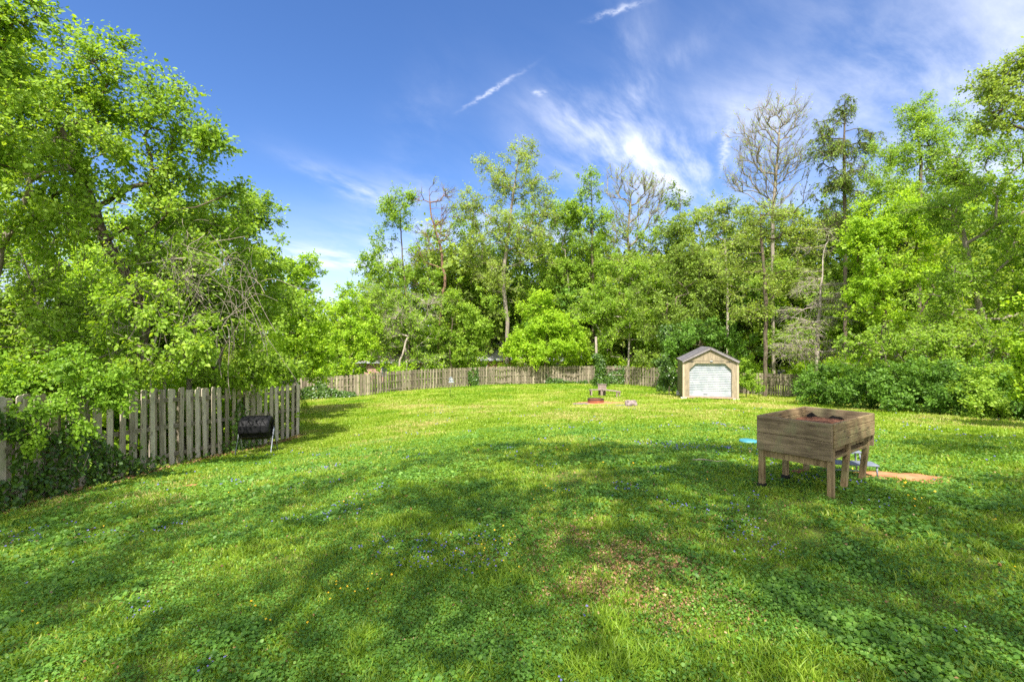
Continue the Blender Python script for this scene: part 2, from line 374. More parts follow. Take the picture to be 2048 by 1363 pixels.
# fence lines (world)
F1 = [(-8.35, 4.2), (-8.25, 8.0), (-8.15, 11.3), (-7.95, 14.2), (-7.52, 17.05)]
F1B = [(-7.60, 17.15), (-17.9, 40.3)]
F2 = [(-18.0, 40.3), (-16.0, 40.2), (-12.0, 40.4), (-10.2, 43.0), (-4.0, 47.0), (-1.2, 48.8), (6.5, 50.2), (10.7, 48.2), (14.4, 44.0), (18.2, 39.8), (22.5, 37.6), (25.5, 36.0)]
def inside_yard(x, y):
    xl = np.interp(y, [0, 4, 11, 17, 40], [-8.4, -8.35, -8.15, -7.5, -17.4])
    fx = [p[0] for p in F2]; fy = [p[1] for p in F2]
    yf = np.interp(x, fx, fy)
    xr = np.interp(y, [0, 14, 23, 32, 40], [15, 17.5, 18.2, 20, 24])
    return (x > xl) & (y < yf-.05) & (x < xr)

# ------------------------------------------------------------------ leaves, branches, trees
def ortho(n, r):
    a = np.cross(n, r); a /= np.linalg.norm(a, axis=1, keepdims=True)+1e-9; return a
TMPL = {
 'rhomb': (np.array([(0, 0, 0), (.45, .36, .05), (1, 0, -.06), (.45, -.36, .05)]), [np.array([[0, 1, 2, 3]])]),
 'ovate': (np.array([(0, 0, 0), (.28, .36, .08), (.66, .30, .07), (1, 0, -.08), (.66, -.30, .07), (.28, -.36, .08)]), [np.array([[0, 1, 2, 3], [0, 3, 4, 5]])]),
 'lobed': (np.array([(0, 0, 0), (.18, .42, .0), (.45, .22, .05), (.78, .46, -.03), (1, 0, -.08), (.78, -.46, -.03), (.45, -.22, .05), (.18, -.42, .0)]), [np.array([[0, 1, 2, 3], [0, 3, 4, 5], [0, 5, 6, 7]])]),
 'needle': (np.array([(0, 0, 0), (.5, .13, .02), (1, 0, -.1), (.5, -.13, .02)]), [np.array([[0, 1, 2, 3]])]),
 'disc': (np.array([(0, 0, 0), (.12, .40, .05), (.5, .52, .09), (.88, .34, .03), (1, 0, -.02), (.88, -.34, .03), (.5, -.52, .09), (.12, -.40, .05)]), [np.array([[0, 1, 2, 3], [0, 3, 4, 5], [0, 5, 6, 7]])]),
}
def leaf_arrays(pos, nrm, ax, L, tmpl, wide=1.0):
    T, fs = TMPL[tmpl]; nrm = nrm/(np.linalg.norm(nrm, axis=1, keepdims=True)+1e-9)
    ax = ax-nrm*(ax*nrm).sum(1, keepdims=True); ax /= np.linalg.norm(ax, axis=1, keepdims=True)+1e-9; sd = np.cross(nrm, ax)
    L = np.asarray(L)[:, None, None]
    V = pos[:, None, :]+L*(T[None, :, 0:1]*ax[:, None]+T[None, :, 1:2]*wide*sd[:, None]+T[None, :, 2:3]*nrm[:, None])
    k = len(T); base = np.arange(len(pos))[:, None, None]*k
    faces = [(base+f[None]).reshape(-1, f.shape[1]) for f in fs]
    return V.reshape(-1, 3), faces, k
def frusta(a, b, ra, rb, n):
    """tapered tubes between point arrays, vectorised"""
    d = b-a; L = np.linalg.norm(d, axis=1, keepdims=True)+1e-9; d = d/L
    ref = np.where(np.abs(d[:, 2:3]) < .9, np.array([[0, 0, 1.]]), np.array([[1., 0, 0]]))
    u = ortho(d, ref); w = np.cross(d, u); th = np.arange(n)*2*np.pi/n
    ring = u[:, None]*np.cos(th)[None, :, None]+w[:, None]*np.sin(th)[None, :, None]
    V = np.concatenate((a[:, None]+ring*ra[:, None, None], b[:, None]+ring*rb[:, None, None]), 1).reshape(-1, 3)
    base = np.arange(len(a))[:, None]*2*n; i = np.arange(n)[None]; j = (i+1) % n
    return V, np.stack((base+i, base+j, base+n+j, base+n+i), -1).reshape(-1, 4)

def sample_blobs(blobs, n, rnd, gap=.42, gscale=1.2, shell=.55):
    """random points in a union of ellipsoids, denser towards the skin, with gaps"""
    w = np.array([max(b[3]*b[4]*b[5], .01)**.67*b[6] for b in blobs]); w /= w.sum(); out = []
    tot = 0
    while tot < n:
        k = rnd.choice(len(blobs), n*2, p=w); B = np.array([b[:6] for b in blobs])[k]
        d = rnd.normal(size=(n*2, 3)); d /= np.linalg.norm(d, axis=1, keepdims=True)
        r = rnd.rand(n*2, 1)**(shell)
        p = B[:, :3]+d*r*B[:, 3:6]*(1+.12*rnd.normal(size=(n*2, 1)))
        p = p[vnoise3(p, gscale, 21) > gap]; out.append(p); tot += len(p)
    return np.concatenate(out)[:n]

def grow(trunk, pts, rnd, seg, up=.25, straight=.5, flat=0.0, wob=.10):
    """skeleton from a trunk polyline to every clump point"""
    N = np.zeros((len(trunk)+len(pts)*14+10, 3)); par = np.full(len(N), -1, dtype=int); n = 0
    fine = [np.array(trunk[0])]
    for a, b in zip(trunk[:-1], trunk[1:]):
        a = np.array(a); b = np.array(b); k = max(1, int(np.linalg.norm(b-a)/seg))
        for t in range(1, k+1): fine.append(a+(b-a)*t/k+(rnd.normal(size=3)*wob*.25*seg if t < k else 0))
    if len(fine) > len(trunk)+len(pts)*14-5: fine = fine[:len(trunk)+len(pts)*14-5]
    for i, p in enumerate(fine): N[i] = p; par[i] = i-1
    n = len(fine); nt = n; tips = []
    tr = np.array(fine)
    d0 = np.array([np.linalg.norm(tr-p, axis=1).min() for p in pts]); order = np.argsort(d0)
    lim = nt*.30
    for q in order:
        p = pts[q]; D = np.linalg.norm(N[:n]-p, axis=1)
        dz = N[:n, 2]-p[2]
        cost = D+up*3*np.maximum(dz, -.15*D)*(1-flat)+flat*2.2*np.abs(dz)
        cost[:int(lim)] += 100 if nt > 6 else 0
        j = int(np.argmin(cost)); a = N[j].copy(); L = D[j]; k = int(min(12, max(1, round(L/seg))))
        mid = (a+p)/2+np.array((0, 0, (up-.1)*L*.35*(1-flat)-flat*.0*L))+rnd.normal(size=3)*wob*L*.5
        pr = j
        for t in range(1, k+1):
            s = t/k; w = (1-s)**2*a+2*s*(1-s)*mid+s*s*p
            if t < k: w = w+rnd.normal(size=3)*wob*seg*.35
            if n >= len(N): break
            N[n] = w; par[n] = pr; pr = n; n += 1
        tips.append(pr)
    return N[:n], par[:n], np.array(tips), nt

def make_tree(name, label, cat, base, trunk, blobs, Ld, lai, mat, bark, tr=.15, group=None, seed=1, spread=None, kc=1.0, tmpl=None,
              gap=.34, gscale=None, tw=8, up=.25, flat=0.0, droop=0.0, tiplen=1.0, tip_r=None, twig_mat=None, wob=.10, shell=.55, seg=None, updir=.6, tvar=.35, root=None, lf_name='crown', wide=1.0, leafspread=None, al=0.0):
    rnd = np.random.RandomState(seed)
    area = sum(math.pi*b[3]*b[5]*b[6] for b in blobs); gap -= .05; lai *= 1.45; kc *= 1.7; tr *= .62 if tr > .1 else 1
    size = np.mean([b[5] for b in blobs])
    s = spread or max(.35, min(1.1, size*.34))
    nc = int(max(6, kc*area*2.2/(s*s)/math.pi)); 
    pts = sample_blobs(blobs, nc, rnd, gap, gscale or s*1.7, shell)
    seg = seg or max(.22, s*.6)
    N, par, tips, nt = grow(trunk, pts, rnd, seg, up, flat=flat, wob=wob)
    # radii by counting tips carried
    cnt = np.zeros(len(N)); cnt[tips] += 1
    for i in range(len(N)-1, 0, -1): cnt[par[i]] += cnt[i]
    cnt = np.maximum(cnt, .5); r0 = tip_r or min(.012, tr*.09); e = math.log(max(tr/r0, 1.5))/math.log(max(cnt[0], 2.)); rad = r0*cnt**e
    ii = np.arange(1, len(N)); a = N[par[ii]]; b = N[ii]; ra = np.minimum(rad[par[ii]], rad[ii]*1.25+.002); ra[:nt-1] = rad[par[ii[:nt-1]]]; rb = rad[ii]
    thick = rb > tr*.25
    Vs = []; Fs = []; off = 0
    for msk, n_ in ((thick, 9), (~thick & (rb > .012), 5), (~thick & (rb <= .012), 3)):
        if msk.any():
            bb = b[msk]+(b[msk]-a[msk])*.06
            v, f = frusta(a[msk], bb, ra[msk], rb[msk], n_); Vs.append(v); Fs.append(f+off); off += len(v)
    # twigs
    T = N[tips]; nT = len(T); m_ = tw
    d = rnd.normal(size=(nT, m_, 3)); d /= np.linalg.norm(d, axis=2, keepdims=True)
    back = T-N[np.maximum(par[tips], 0)]; back /= np.linalg.norm(back, axis=1, keepdims=True)+1e-6
    d = d*(1-.5*al)+back[:, None]*(.7+.5*al)+np.array((0, 0, up*1.2-droop*1.6)); d[..., 2] *= (1-.65*flat)
    d /= np.linalg.norm(d, axis=2, keepdims=True)
    Lt = s*(.45+.75*rnd.rand(nT, m_, 1))*tiplen; A = np.repeat(T[:, None], m_, 1); Bm = A+d*Lt*.55+rnd.normal(size=(nT, m_, 3))*s*.07; Bt = A+d*Lt+np.array((0, 0, -droop*.35*s))+rnd.normal(size=(nT, m_, 3))*s*.09
    r1 = max(r0*.55, .002)
    for p, q, x, y in ((A, Bm, r1, r1*.8), (Bm, Bt, r1*.8, r1*.4)):
        p = p.reshape(-1, 3); q = q.reshape(-1, 3); v, f = frusta(p, q, np.full(len(p), x), np.full(len(p), y), 3); Vs.append(v); Fs.append(f+off); off += len(v)
    if root is None: root = empty(name, tuple(base), 0, label=label, cat=cat, group=group)
    np_mesh('trunk', np.concatenate(Vs), Fs, M[bark], root, smooth=True)
    # leaves
    la = (Ld*Ld*.42*wide); nl = int(lai*area/la)
    if nl > 0:
        c = rnd.randint(0, nT, nl); k = rnd.randint(0, m_, nl); t = rnd.rand(nl, 1)**.7
        p0, p1, p2 = A[c, k], Bm[c, k], Bt[c, k]
        pos = np.where(t < .5, p0+(p1-p0)*t*2, p1+(p2-p1)*(t-.5)*2); ls = leafspread if leafspread is not None else s*.13
        pos = pos+rnd.normal(size=(nl, 3))*ls
        cen = np.array([np.average([bb[j] for bb in blobs], weights=[bb[3]*bb[5] for bb in blobs]) for j in range(3)])
        outw = pos-cen; outw /= np.linalg.norm(outw, axis=1, keepdims=True)+1e-6
        nr = np.array((SD.x, SD.y, SD.z))*updir*.9+outw*.40+rnd.normal(size=(nl, 3))*.55
        ax = d[c, k]+rnd.normal(size=(nl, 3))*.6+np.array((0, 0, -.25-droop))
        L = Ld*(.45+1.15*rnd.rand(nl)**1.6)
        V, fs, kk = leaf_arrays(pos, nr, ax, L, tmpl or 'rhomb', wide)
        clump_t = rnd.rand(nT)[c]; tint = np.clip(.5+(rnd.rand(nl)-.5)*(1.0-tvar)+(clump_t-.5)*tvar*1.3, 0, 1)
        np_mesh(lf_name, V, fs, M[mat], root, attrs={'tint': np.repeat(tint, kk)})
    return root

def px_blobs(lst, Y, zdepth=.8):
    """crown lobes: photo pixel centre and radii at depth Y -> world ellipsoids"""
    out = []
    for b in lst:
        u, v, ru, rv = b[:4]; w = b[4] if len(b) > 4 else 1.0; dy = b[5] if len(b) > 5 else 0.0
        c = P(u, v, Y+dy); k = (Y+dy)/F
        out.append((c[0], c[1], c[2], ru*k, (ru+rv)*.5*k*zdepth, rv*k, w))
    return out
def trunk_px(lst, Y, base_uv=None):
    """trunk polyline from photo pixels; the first point sits on the ground"""
    pts = [P(p[0], p[1], Y+(p[2] if len(p) > 2 else 0)) for p in lst]
    pts[0][2] = H(pts[0][0], pts[0][1])-.1
    return pts
def T(name, label, Y, trunk, blobs, mat, bark='bark', lai=3.0, tr=.15, Ld=None, cat='tree', zd=.8, **kw):
    tk = trunk_px(trunk, Y); bl = px_blobs(blobs, Y, zd)
    base = (tk[0][0], tk[0][1], H(tk[0][0], tk[0][1]))
    return make_tree(name, label, cat, base, tk, bl, (Ld or (.075+.0026*Y))*.84, lai, mat, bark, tr=tr, **kw)
# ------------------------------------------------------------------ trees: left side, behind the near fence
G_L = 'trees and shrubs leaning over the near left fence'
T('leaning_tree', 'big leafy tree with a curved forking brown trunk rising behind the near left fence', 12.0,
  [(268, 900), (264, 775), (290, 650), (268, 570, -.2), (215, 490, -.4), (172, 375, -.6), (120, 255, -.8)],
  [(110, 300, 130, 120, 1), (200, 170, 105, 95, 1), (250, 105, 45, 48, .8), (335, 225, 80, 75, 1), (300, 360, 120, 80, 1), (410, 285, 52, 50, .8), (60, 420, 130, 80, .6), (20, 200, 90, 120, .8, -1), (420, 380, 60, 60, .7), (350, 480, 120, 70, .9)],
  'leaf_mid', 'bark', lai=2.1, tr=.19, Ld=.095, seed=11, tmpl='ovate', tw=13, gap=.38, spread=.62, kc=1.1, wob=.16, droop=.1)
T('vine_tangled_tree', 'bare grey vines and twigs tangled in the branches right of the curved trunk', 11.6,
  [(300, 880), (305, 700), (330, 600), (350, 520)],
  [(360, 530, 110, 70, 1), (290, 610, 60, 70, .6), (410, 600, 70, 60, .8), (100, 520, 120, 60, .5), (180, 450, 90, 60, .5)],
  'leaf_mid', 'bark_dead', lai=.35, tr=.022, Ld=.08, seed=12, tw=18, gap=.3, spread=.75, kc=1.1, wob=.35, droop=.5, tiplen=1.3, tip_r=.006)
def hanging_vines():
    r_ = bpy.data.objects['vine_tangled_tree']; rnd = np.random.RandomState(77); mb_a, mb_b, ra, rb = [], [], [], []
    for k in range(150):
        u = rnd.uniform(90, 520); v = rnd.uniform(420, 640)+.12*(u-300); Y = rnd.uniform(10.9, 12.6)
        p = P(u, v, Y); d = np.array((rnd.normal()*.5, rnd.normal()*.2, rnd.normal()*.25)); L = rnd.uniform(.5, 2.2); n = 9; w = rnd.uniform(.004, .009)
        g_ = rnd.uniform(.3, 1.4); ph = rnd.rand(2)*6
        pts = [p+np.array((d[0]*t+.06*math.sin(5*t+ph[0]), d[1]*t, d[2]*t-g_*t*t*.8+.05*math.sin(6*t+ph[1])))*L for t in np.linspace(0, 1, n)]
        for a, b in zip(pts[:-1], pts[1:]): mb_a.append(a); mb_b.append(b); ra.append(w); rb.append(w*.95)
    V, f = frusta(np.array(mb_a), np.array(mb_b), np.array(ra), np.array(rb), 4)
    np_mesh('vines', V, [f], M['twig'], r_, smooth=True)["kind"] = 'stuff'
hanging_vines()
T('leafy_bough', 'bright leafy bough hanging in front of the curved trunk over the fence', 10.0,
  [(325, 900, 1.9), (330, 770, 1.8), (318, 700, .9)],
  [(300, 600, 60, 40, 1), (350, 660, 60, 40, 1), (240, 660, 60, 36, .8), (190, 610, 60, 50, .8), (400, 690, 50, 28, .9), (310, 720, 60, 26, .9), (230, 520, 50, 40, .6)],
  'leaf_mid', 'twig', lai=1.5, tr=.028, Ld=.085, seed=27, tmpl='ovate', spread=.38, tw=11, droop=.5)
T('overhanging_tree', 'leafy branches entering the picture at the top left corner', 8.5,
  [(-330, 900), (-320, 500), (-260, 200), (-120, 80)],
  [(10, 20, 75, 50, 1), (-80, 60, 120, 120, 1), (-100, 250, 130, 140, 1), (150, 12, 60, 22, .5), (0, 140, 50, 60, .7)],
  'leaf_mid', 'bark', lai=2.2, tr=.18, Ld=.085, seed=13, tmpl='ovate', tw=8, spread=.45, kc=1.1)
T('sunlit_tree', 'sunlit yellow green tree seen through the branches at the far left', 21.0,
  [(40, 850), (50, 650), (80, 500)],
  [(60, 500, 150, 110, 1), (230, 560, 120, 110, 1), (-60, 600, 140, 140, 1), (120, 680, 150, 70, 1), (300, 640, 120, 90, 1)],
  'leaf_lime', 'bark_pale', lai=2.2, tr=.2, seed=14, kc=.9)
T('thicket_tree', 'dark leafy tree behind the fence between the curved trunk and the left edge', 11.0,
  [(120, 900), (130, 760), (90, 640), (40, 500)],
  [(40, 620, 110, 80, 1), (150, 650, 100, 70, 1), (210, 740, 90, 50, .8), (30, 720, 110, 70, 1), (10, 500, 60, 60, .5)],
  'leaf_mid', 'bark_pale', lai=1.7, tw=13, tr=.09, Ld=.085, seed=15, tmpl='ovate', spread=.5, gap=.36)
T('honeysuckle_shrub', 'honeysuckle shrub with a few cream flowers spilling over the left end of the fence', 8.7,
  [(90, 1010), (90, 900), (110, 800)],
  [(50, 770, 100, 70, 1), (150, 740, 80, 55, 1), (215, 770, 55, 45, .8), (-60, 800, 100, 90, 1), (50, 850, 90, 45, 1.1, -.75), (160, 800, 55, 30, .7), (10, 850, 60, 40, .7)],
  'leaf_honey', 'bark', lai=3.2, tr=.05, Ld=.062, cat='shrub', seed=16, tmpl='ovate', spread=.34, gap=.34, droop=.35, kc=1.1)
T('low_leafy_tree', 'bright low tree hanging over the fence behind the black compost tumbler', 14.6,
  [(420, 895), (425, 780), (450, 680)],
  [(440, 560, 110, 95, 1), (540, 640, 80, 70, 1), (400, 690, 110, 55, 1), (520, 715, 85, 42, 1, -.4), (330, 660, 80, 60, .8, -.5), (460, 750, 80, 25, .8, -.5), (560, 745, 40, 30, .8, -.3)],
  'leaf_mid', 'bark_pale', lai=2.3, tw=12, tr=.12, Ld=.10, seed=17, tmpl='ovate', spread=.5, gap=.37, droop=.25)
T('tall_leafy_tree', 'taller rounded green tree behind the end of the near fence', 19.5,
  [(500, 850), (505, 650), (500, 520)],
  [(500, 430, 62, 55, 1), (440, 450, 70, 60, .9), (470, 510, 100, 70, 1), (545, 545, 48, 50, 1), (560, 610, 60, 60, 1), (520, 400, 25, 25, .7), (430, 600, 90, 90, 1)],
  'leaf_mid', 'bark_pale', lai=3.0, tr=.16, Ld=.12, seed=18, gap=.38)
T('round_lime_tree', 'rounded lime green tree where the near fence meets the far fence', 25.5,
  [(590, 840), (595, 720), (600, 620)],
  [(600, 560, 48, 45, 1), (625, 535, 25, 28, .8), (610, 640, 68, 60, 1), (580, 700, 60, 40, 1), (640, 700, 55, 40, 1), (625, 745, 38, 22, .8), (560, 620, 50, 60, 1)],
  'leaf_lime', 'bark', lai=3.0, tr=.15, Ld=.13, seed=19, gap=.36)
T('spreading_tree', 'lime green tree spreading over the left stretch of the far fence', 44.5,
  [(700, 800), (700, 720), (700, 650)],
  [(690, 620, 45, 45, 1), (720, 660, 50, 45, 1), (660, 690, 50, 40, 1), (715, 715, 50, 32, 1), (690, 585, 22, 25, .7)],
  'leaf_lime', 'bark', lai=3.0, tr=.2, seed=20, gap=.36)
for k, (u, Y, ru) in enumerate([(60, 10.4, 90), (200, 11.6, 80), (330, 13.2, 75), (440, 14.8, 60), (540, 17.2, 45)]):
    T('undergrowth_shrub', ['undergrowth behind the leftmost pickets of the near fence', 'undergrowth behind the fence left of the curved trunk', 'undergrowth behind the fence right of the curved trunk', 'undergrowth behind the fence at the compost tumbler', 'undergrowth behind the last pickets of the near fence'][k],
      Y, [(u, 900), (u+5, 860)], [(u, 850-(ru<60)*10, ru, 60 if ru > 60 else 45, 1), (u+ru*.6, 830, ru*.6, 40, 1)], ['leaf_mid', 'leaf_deep', 'leaf_mid', 'leaf_lime', 'leaf_lime'][k], 'bark', lai=2.0, tr=.03, Ld=.09, cat='shrub', seed=30+k,
      group='undergrowth behind the near fence', spread=.4, gap=.3, tmpl='ovate')

T('leafy_tree', 'leafy tree just left of the curved trunk, its boughs crossing in front', 10.6,
  [(-40, 950), (-30, 700), (0, 500), (60, 380)],
  [(70, 250, 90, 80, 1), (-20, 350, 110, 110, 1), (150, 300, 80, 70, 1), (60, 450, 90, 60, .8), (160, 420, 90, 50, .9), (-10, 150, 60, 80, 1)],
  'leaf_mid', 'bark_pale', lai=1.6, tw=12, tr=.12, Ld=.09, seed=24, tmpl='ovate', spread=.5)
T('leafy_tree', 'tree filling between the curved trunk and the compost tumbler', 14.0,
  [(370, 920), (380, 740), (390, 600)],
  [(400, 440, 110, 80, 1), (330, 560, 100, 80, 1), (440, 520, 80, 70, 1), (380, 640, 110, 60, 1), (300, 700, 90, 50, 1)],
  'leaf_mid', 'bark_pale', lai=1.9, tw=12, tr=.12, Ld=.10, seed=25, tmpl='ovate', spread=.55)
T('backdrop_tree', 'bright tree standing furthest back on the left above the thicket', 24.0,
  [(400, 850), (400, 650), (400, 550)],
  [(380, 480, 90, 60, 1), (300, 450, 90, 60, 1), (430, 600, 100, 90, 1), (180, 430, 90, 70, 1), (520, 680, 60, 60, 1), (300, 620, 120, 90, 1)],
  'leaf_lime', 'bark_pale', lai=2.2, tr=.2, seed=26)

# ------------------------------------------------------------------ trees beyond the far fence (centre)
T('twin_top_tree', 'slim green tree standing left of the bare crooked tree', 52.0,
  [(815, 800), (818, 640), (805, 520), (800, 420)],
  [(795, 430, 32, 50, 1), (770, 480, 30, 40, .9), (815, 395, 22, 25, .6), (760, 540, 35, 40, 1), (800, 560, 40, 50, .8), (840, 470, 25, 50, .6), (825, 640, 50, 50, .6), (745, 540, 28, 40, .7), (850, 560, 35, 45, .7)],
  'leaf_mid', 'bark', lai=2.2, tr=.2, seed=41, gap=.42, kc=1.3, spread=.9)
T('crooked_bare_tree', 'bare crooked tree hung with dry vines between the two green trees', 53.0,
  [(878, 800), (878, 700), (880, 640), (890, 560), (880, 490), (862, 430), (858, 380)],
  [(862, 400, 30, 36, 1), (882, 440, 24, 60, .9), (845, 520, 26, 60, .7), (888, 390, 16, 22, .7)],
  'leaf_olive', 'bark_red', lai=.22, tr=.26, seed=42, tw=7, kc=2.2, spread=.95, wob=.22, al=1, up=.5, tip_r=.024, tiplen=1.2, Ld=.18)
T('airy_oak_tree', 'tallest airy yellow green tree in the middle of the background', 54.0,
  [(1012, 800), (1015, 640), (1005, 560), (1015, 480), (1025, 400), (1035, 330)],
  [(1045, 310, 30, 36, 1), (985, 330, 38, 36, 1), (1010, 380, 60, 45, 1), (1070, 370, 40, 45, 1), (940, 420, 38, 45, 1), (1000, 460, 70, 45, 1), (1085, 430, 30, 50, .9), (940, 500, 34, 45, .8), (1060, 500, 55, 45, .8), (990, 560, 60, 45, .7), (980, 292, 14, 14, .5)],
  'leaf_olive', 'bark_pale', lai=1.5, tr=.36, seed=43, gap=.38, kc=1.5, spread=.95, tw=9, tip_r=.018, Ld=.20)
T('round_maple_tree', 'brightest rounded maple leaning over the middle of the far fence', 49.8,
  [(1085, 790), (1090, 735), (1092, 680)],
  [(1085, 640, 52, 48, 1), (1050, 680, 48, 40, 1), (1130, 670, 45, 42, 1), (1090, 705, 70, 30, 1), (1150, 700, 32, 30, .9), (1030, 705, 32, 24, .9), (1090, 600, 26, 18, .7)],
  'leaf_lime', 'bark', lai=4.0, tr=.16, seed=44, gap=.30, kc=1.4, spread=.85)
T('leafy_tree', 'mid green bushy tree below the crooked bare tree', 50.0,
  [(905, 800), (900, 700), (905, 640)],
  [(900, 610, 50, 50, 1), (940, 660, 55, 45, 1), (870, 670, 55, 40, 1), (920, 710, 60, 28, 1), (960, 620, 45, 45, .9)],
  'leaf_mid', 'bark', lai=2.6, tr=.18, seed=45, gap=.38, kc=1.2)
T('leafy_tree', 'dark shaded tree with thin twigs at the left end of the middle trees', 47.0,
  [(815, 790), (812, 700), (790, 640)],
  [(790, 620, 50, 45, 1), (740, 600, 40, 45, 1), (830, 660, 55, 40, 1), (770, 680, 55, 28, .7), (850, 715, 50, 22, .9), (790, 722, 40, 12, .8)],
  'leaf_mid', 'bark_dead', lai=1.7, tr=.15, seed=46, gap=.42, kc=1.3, tw=12)
T('dead_twiggy_shrub', 'greyish pink leafless thicket under the slim green tree', 46.5,
  [(800, 780), (800, 720), (820, 660)],
  [(810, 640, 42, 34, 1), (760, 660, 40, 26, .8), (850, 610, 30, 30, .7)],
  'leaf_mid', 'bark_dead', lai=.25, tr=.10, seed=47, tw=18, spread=1.0, wob=.3, cat='shrub', kc=1.6, tip_r=.02)
T('spire_tree', 'narrow ivy clad tree with a pointed top right of the airy tree', 55.0,
  [(1185, 800), (1186, 600), (1184, 420), (1182, 345)],
  [(1182, 365, 22, 38, 1), (1165, 430, 30, 40, .8), (1200, 440, 26, 45, .8), (1180, 500, 45, 50, .9), (1140, 430, 30, 30, .7)],
  'leaf_mid', 'bark', lai=2.2, tr=.24, seed=48, gap=.38, kc=1.3, spread=.85)
T('dense_tree', 'dense bright tree behind and right of the round maple', 56.0,
  [(1150, 800), (1140, 600), (1130, 500)],
  [(1125, 440, 45, 45, 1), (1110, 520, 55, 50, 1), (1160, 560, 60, 50, 1), (1090, 590, 50, 40, 1)],
  'leaf_mid', 'bark_pale', lai=2.6, tr=.25, seed=49, gap=.36)
T('twiggy_tree', 'nearly leafless tree with fine upright twigs left of the shed', 58.0,
  [(1262, 800), (1262, 560), (1255, 470), (1262, 400)],
  [(1240, 380, 34, 44, 1), (1290, 380, 36, 44, 1), (1320, 400, 28, 45, .9), (1262, 450, 60, 45, .9), (1275, 520, 60, 50, .6)],
  'leaf_olive', 'bark_pale', lai=.25, tr=.30, seed=50, tw=7, kc=2.4, spread=1.1, up=.9, al=1, wob=.07, tip_r=.024, tiplen=1.3, gap=.3, Ld=.19)
T('ivy_clad_conifer', 'dark narrow conifer rising behind the left side of the shed', 52.0,
  [(1362, 800), (1360, 600), (1360, 370)],
  [(1358, 395, 18, 34, 1), (1352, 470, 34, 48, 1), (1365, 560, 44, 55, 1), (1350, 640, 50, 40, .8)],
  'leaf_conifer', 'bark', lai=2.4, tr=.22, seed=51, gap=.38, kc=1.3, droop=.4, spread=.8)
T('leafy_tree', 'light green tree behind the fence between the ivy post and the shed', 50.5,
  [(1255, 790), (1258, 700), (1260, 620)],
  [(1225, 620, 60, 55, 1), (1290, 640, 55, 55, 1), (1210, 690, 45, 35, 1), (1300, 560, 50, 45, .9), (1240, 540, 50, 45, .9), (1180, 610, 40, 50, .8)],
  'leaf_mid', 'bark_dead', lai=2.4, tr=.18, seed=52, gap=.38, kc=1.3)
T('feathery_tree', 'feathery green tree with drooping tips right above the shed fence corner', 46.0,
  [(1330, 790), (1330, 700), (1335, 600)],
  [(1330, 640, 50, 60, 1), (1390, 610, 50, 50, 1), (1310, 715, 45, 25, .9), (1420, 540, 55, 55, 1), (1370, 520, 50, 45, .9), (1290, 590, 30, 40, .6)],
  'leaf_conifer', 'bark', lai=2.2, tr=.18, seed=53, gap=.38, kc=1.3, droop=.35, tw=10)
T('dark_shade_tree', 'dark thicket tree directly behind the shed roof', 39.0,
  [(1400, 790), (1400, 720), (1400, 660)],
  [(1400, 670, 60, 32, 1), (1350, 700, 32, 36, 1), (1460, 690, 55, 45, 1), (1340, 755, 22, 30, .8)],
  'leaf_deep', 'bark', lai=3.0, tr=.14, seed=54, gap=.33, cat='tree')
T('young_tree', 'young yellow green tree high above the shed', 49.0,
  [(1455, 790), (1455, 600), (1450, 480)],
  [(1430, 430, 50, 40, 1), (1480, 480, 60, 50, 1), (1420, 500, 40, 40, .8), (1470, 560, 60, 50, .9)],
  'leaf_olive', 'bark_dead', lai=2.0, tr=.2, seed=55, gap=.40, kc=1.3, flat=.5)

# a second, closed row behind
for k, (u, Y, vt, mt) in enumerate([(760, 58, 530, 'leaf_mid'), (850, 60, 470, 'leaf_olive'), (940, 62, 430, 'leaf_mid'), (1040, 62, 410, 'leaf_mid'), (1130, 62, 400, 'leaf_mid'), (1220, 60, 430, 'leaf_olive'),
        (1310, 58, 430, 'leaf_mid'), (1400, 56, 400, 'leaf_conifer'), (1490, 54, 400, 'leaf_mid'), (1590, 52, 390, 'leaf_olive'), (1680, 50, 380, 'leaf_mid'), (1760, 46, 330, 'leaf_mid'), (1860, 42, 330, 'leaf_mid')]):
    T('second_row_tree', 'second row tree behind ' + ['the slim green tree', 'the crooked bare tree', 'the left side of the airy tree', 'the airy tree and the round maple', 'the dense bright tree', 'the twiggy tree', 'the far fence left of the shed', 'the shed roof', 'the layered tree', 'the dying spruce', 'the drooping conifer', 'the bright maple', 'the locust tree'][k], Y,
      [(u, 800), (u+4, 690), (u, vt+60)], [(u, vt+40, 46, 42, 1), (u-25, vt+95, 52, 50, 1), (u+28, vt+100, 52, 50, 1), (u, (vt+90+740)/2, 66, (700-vt)/2*.8, 1.2)], mt, 'bark_pale', lai=1.5, tw=12, tr=.2, seed=140+k, group='second row of trees beyond the far fence')

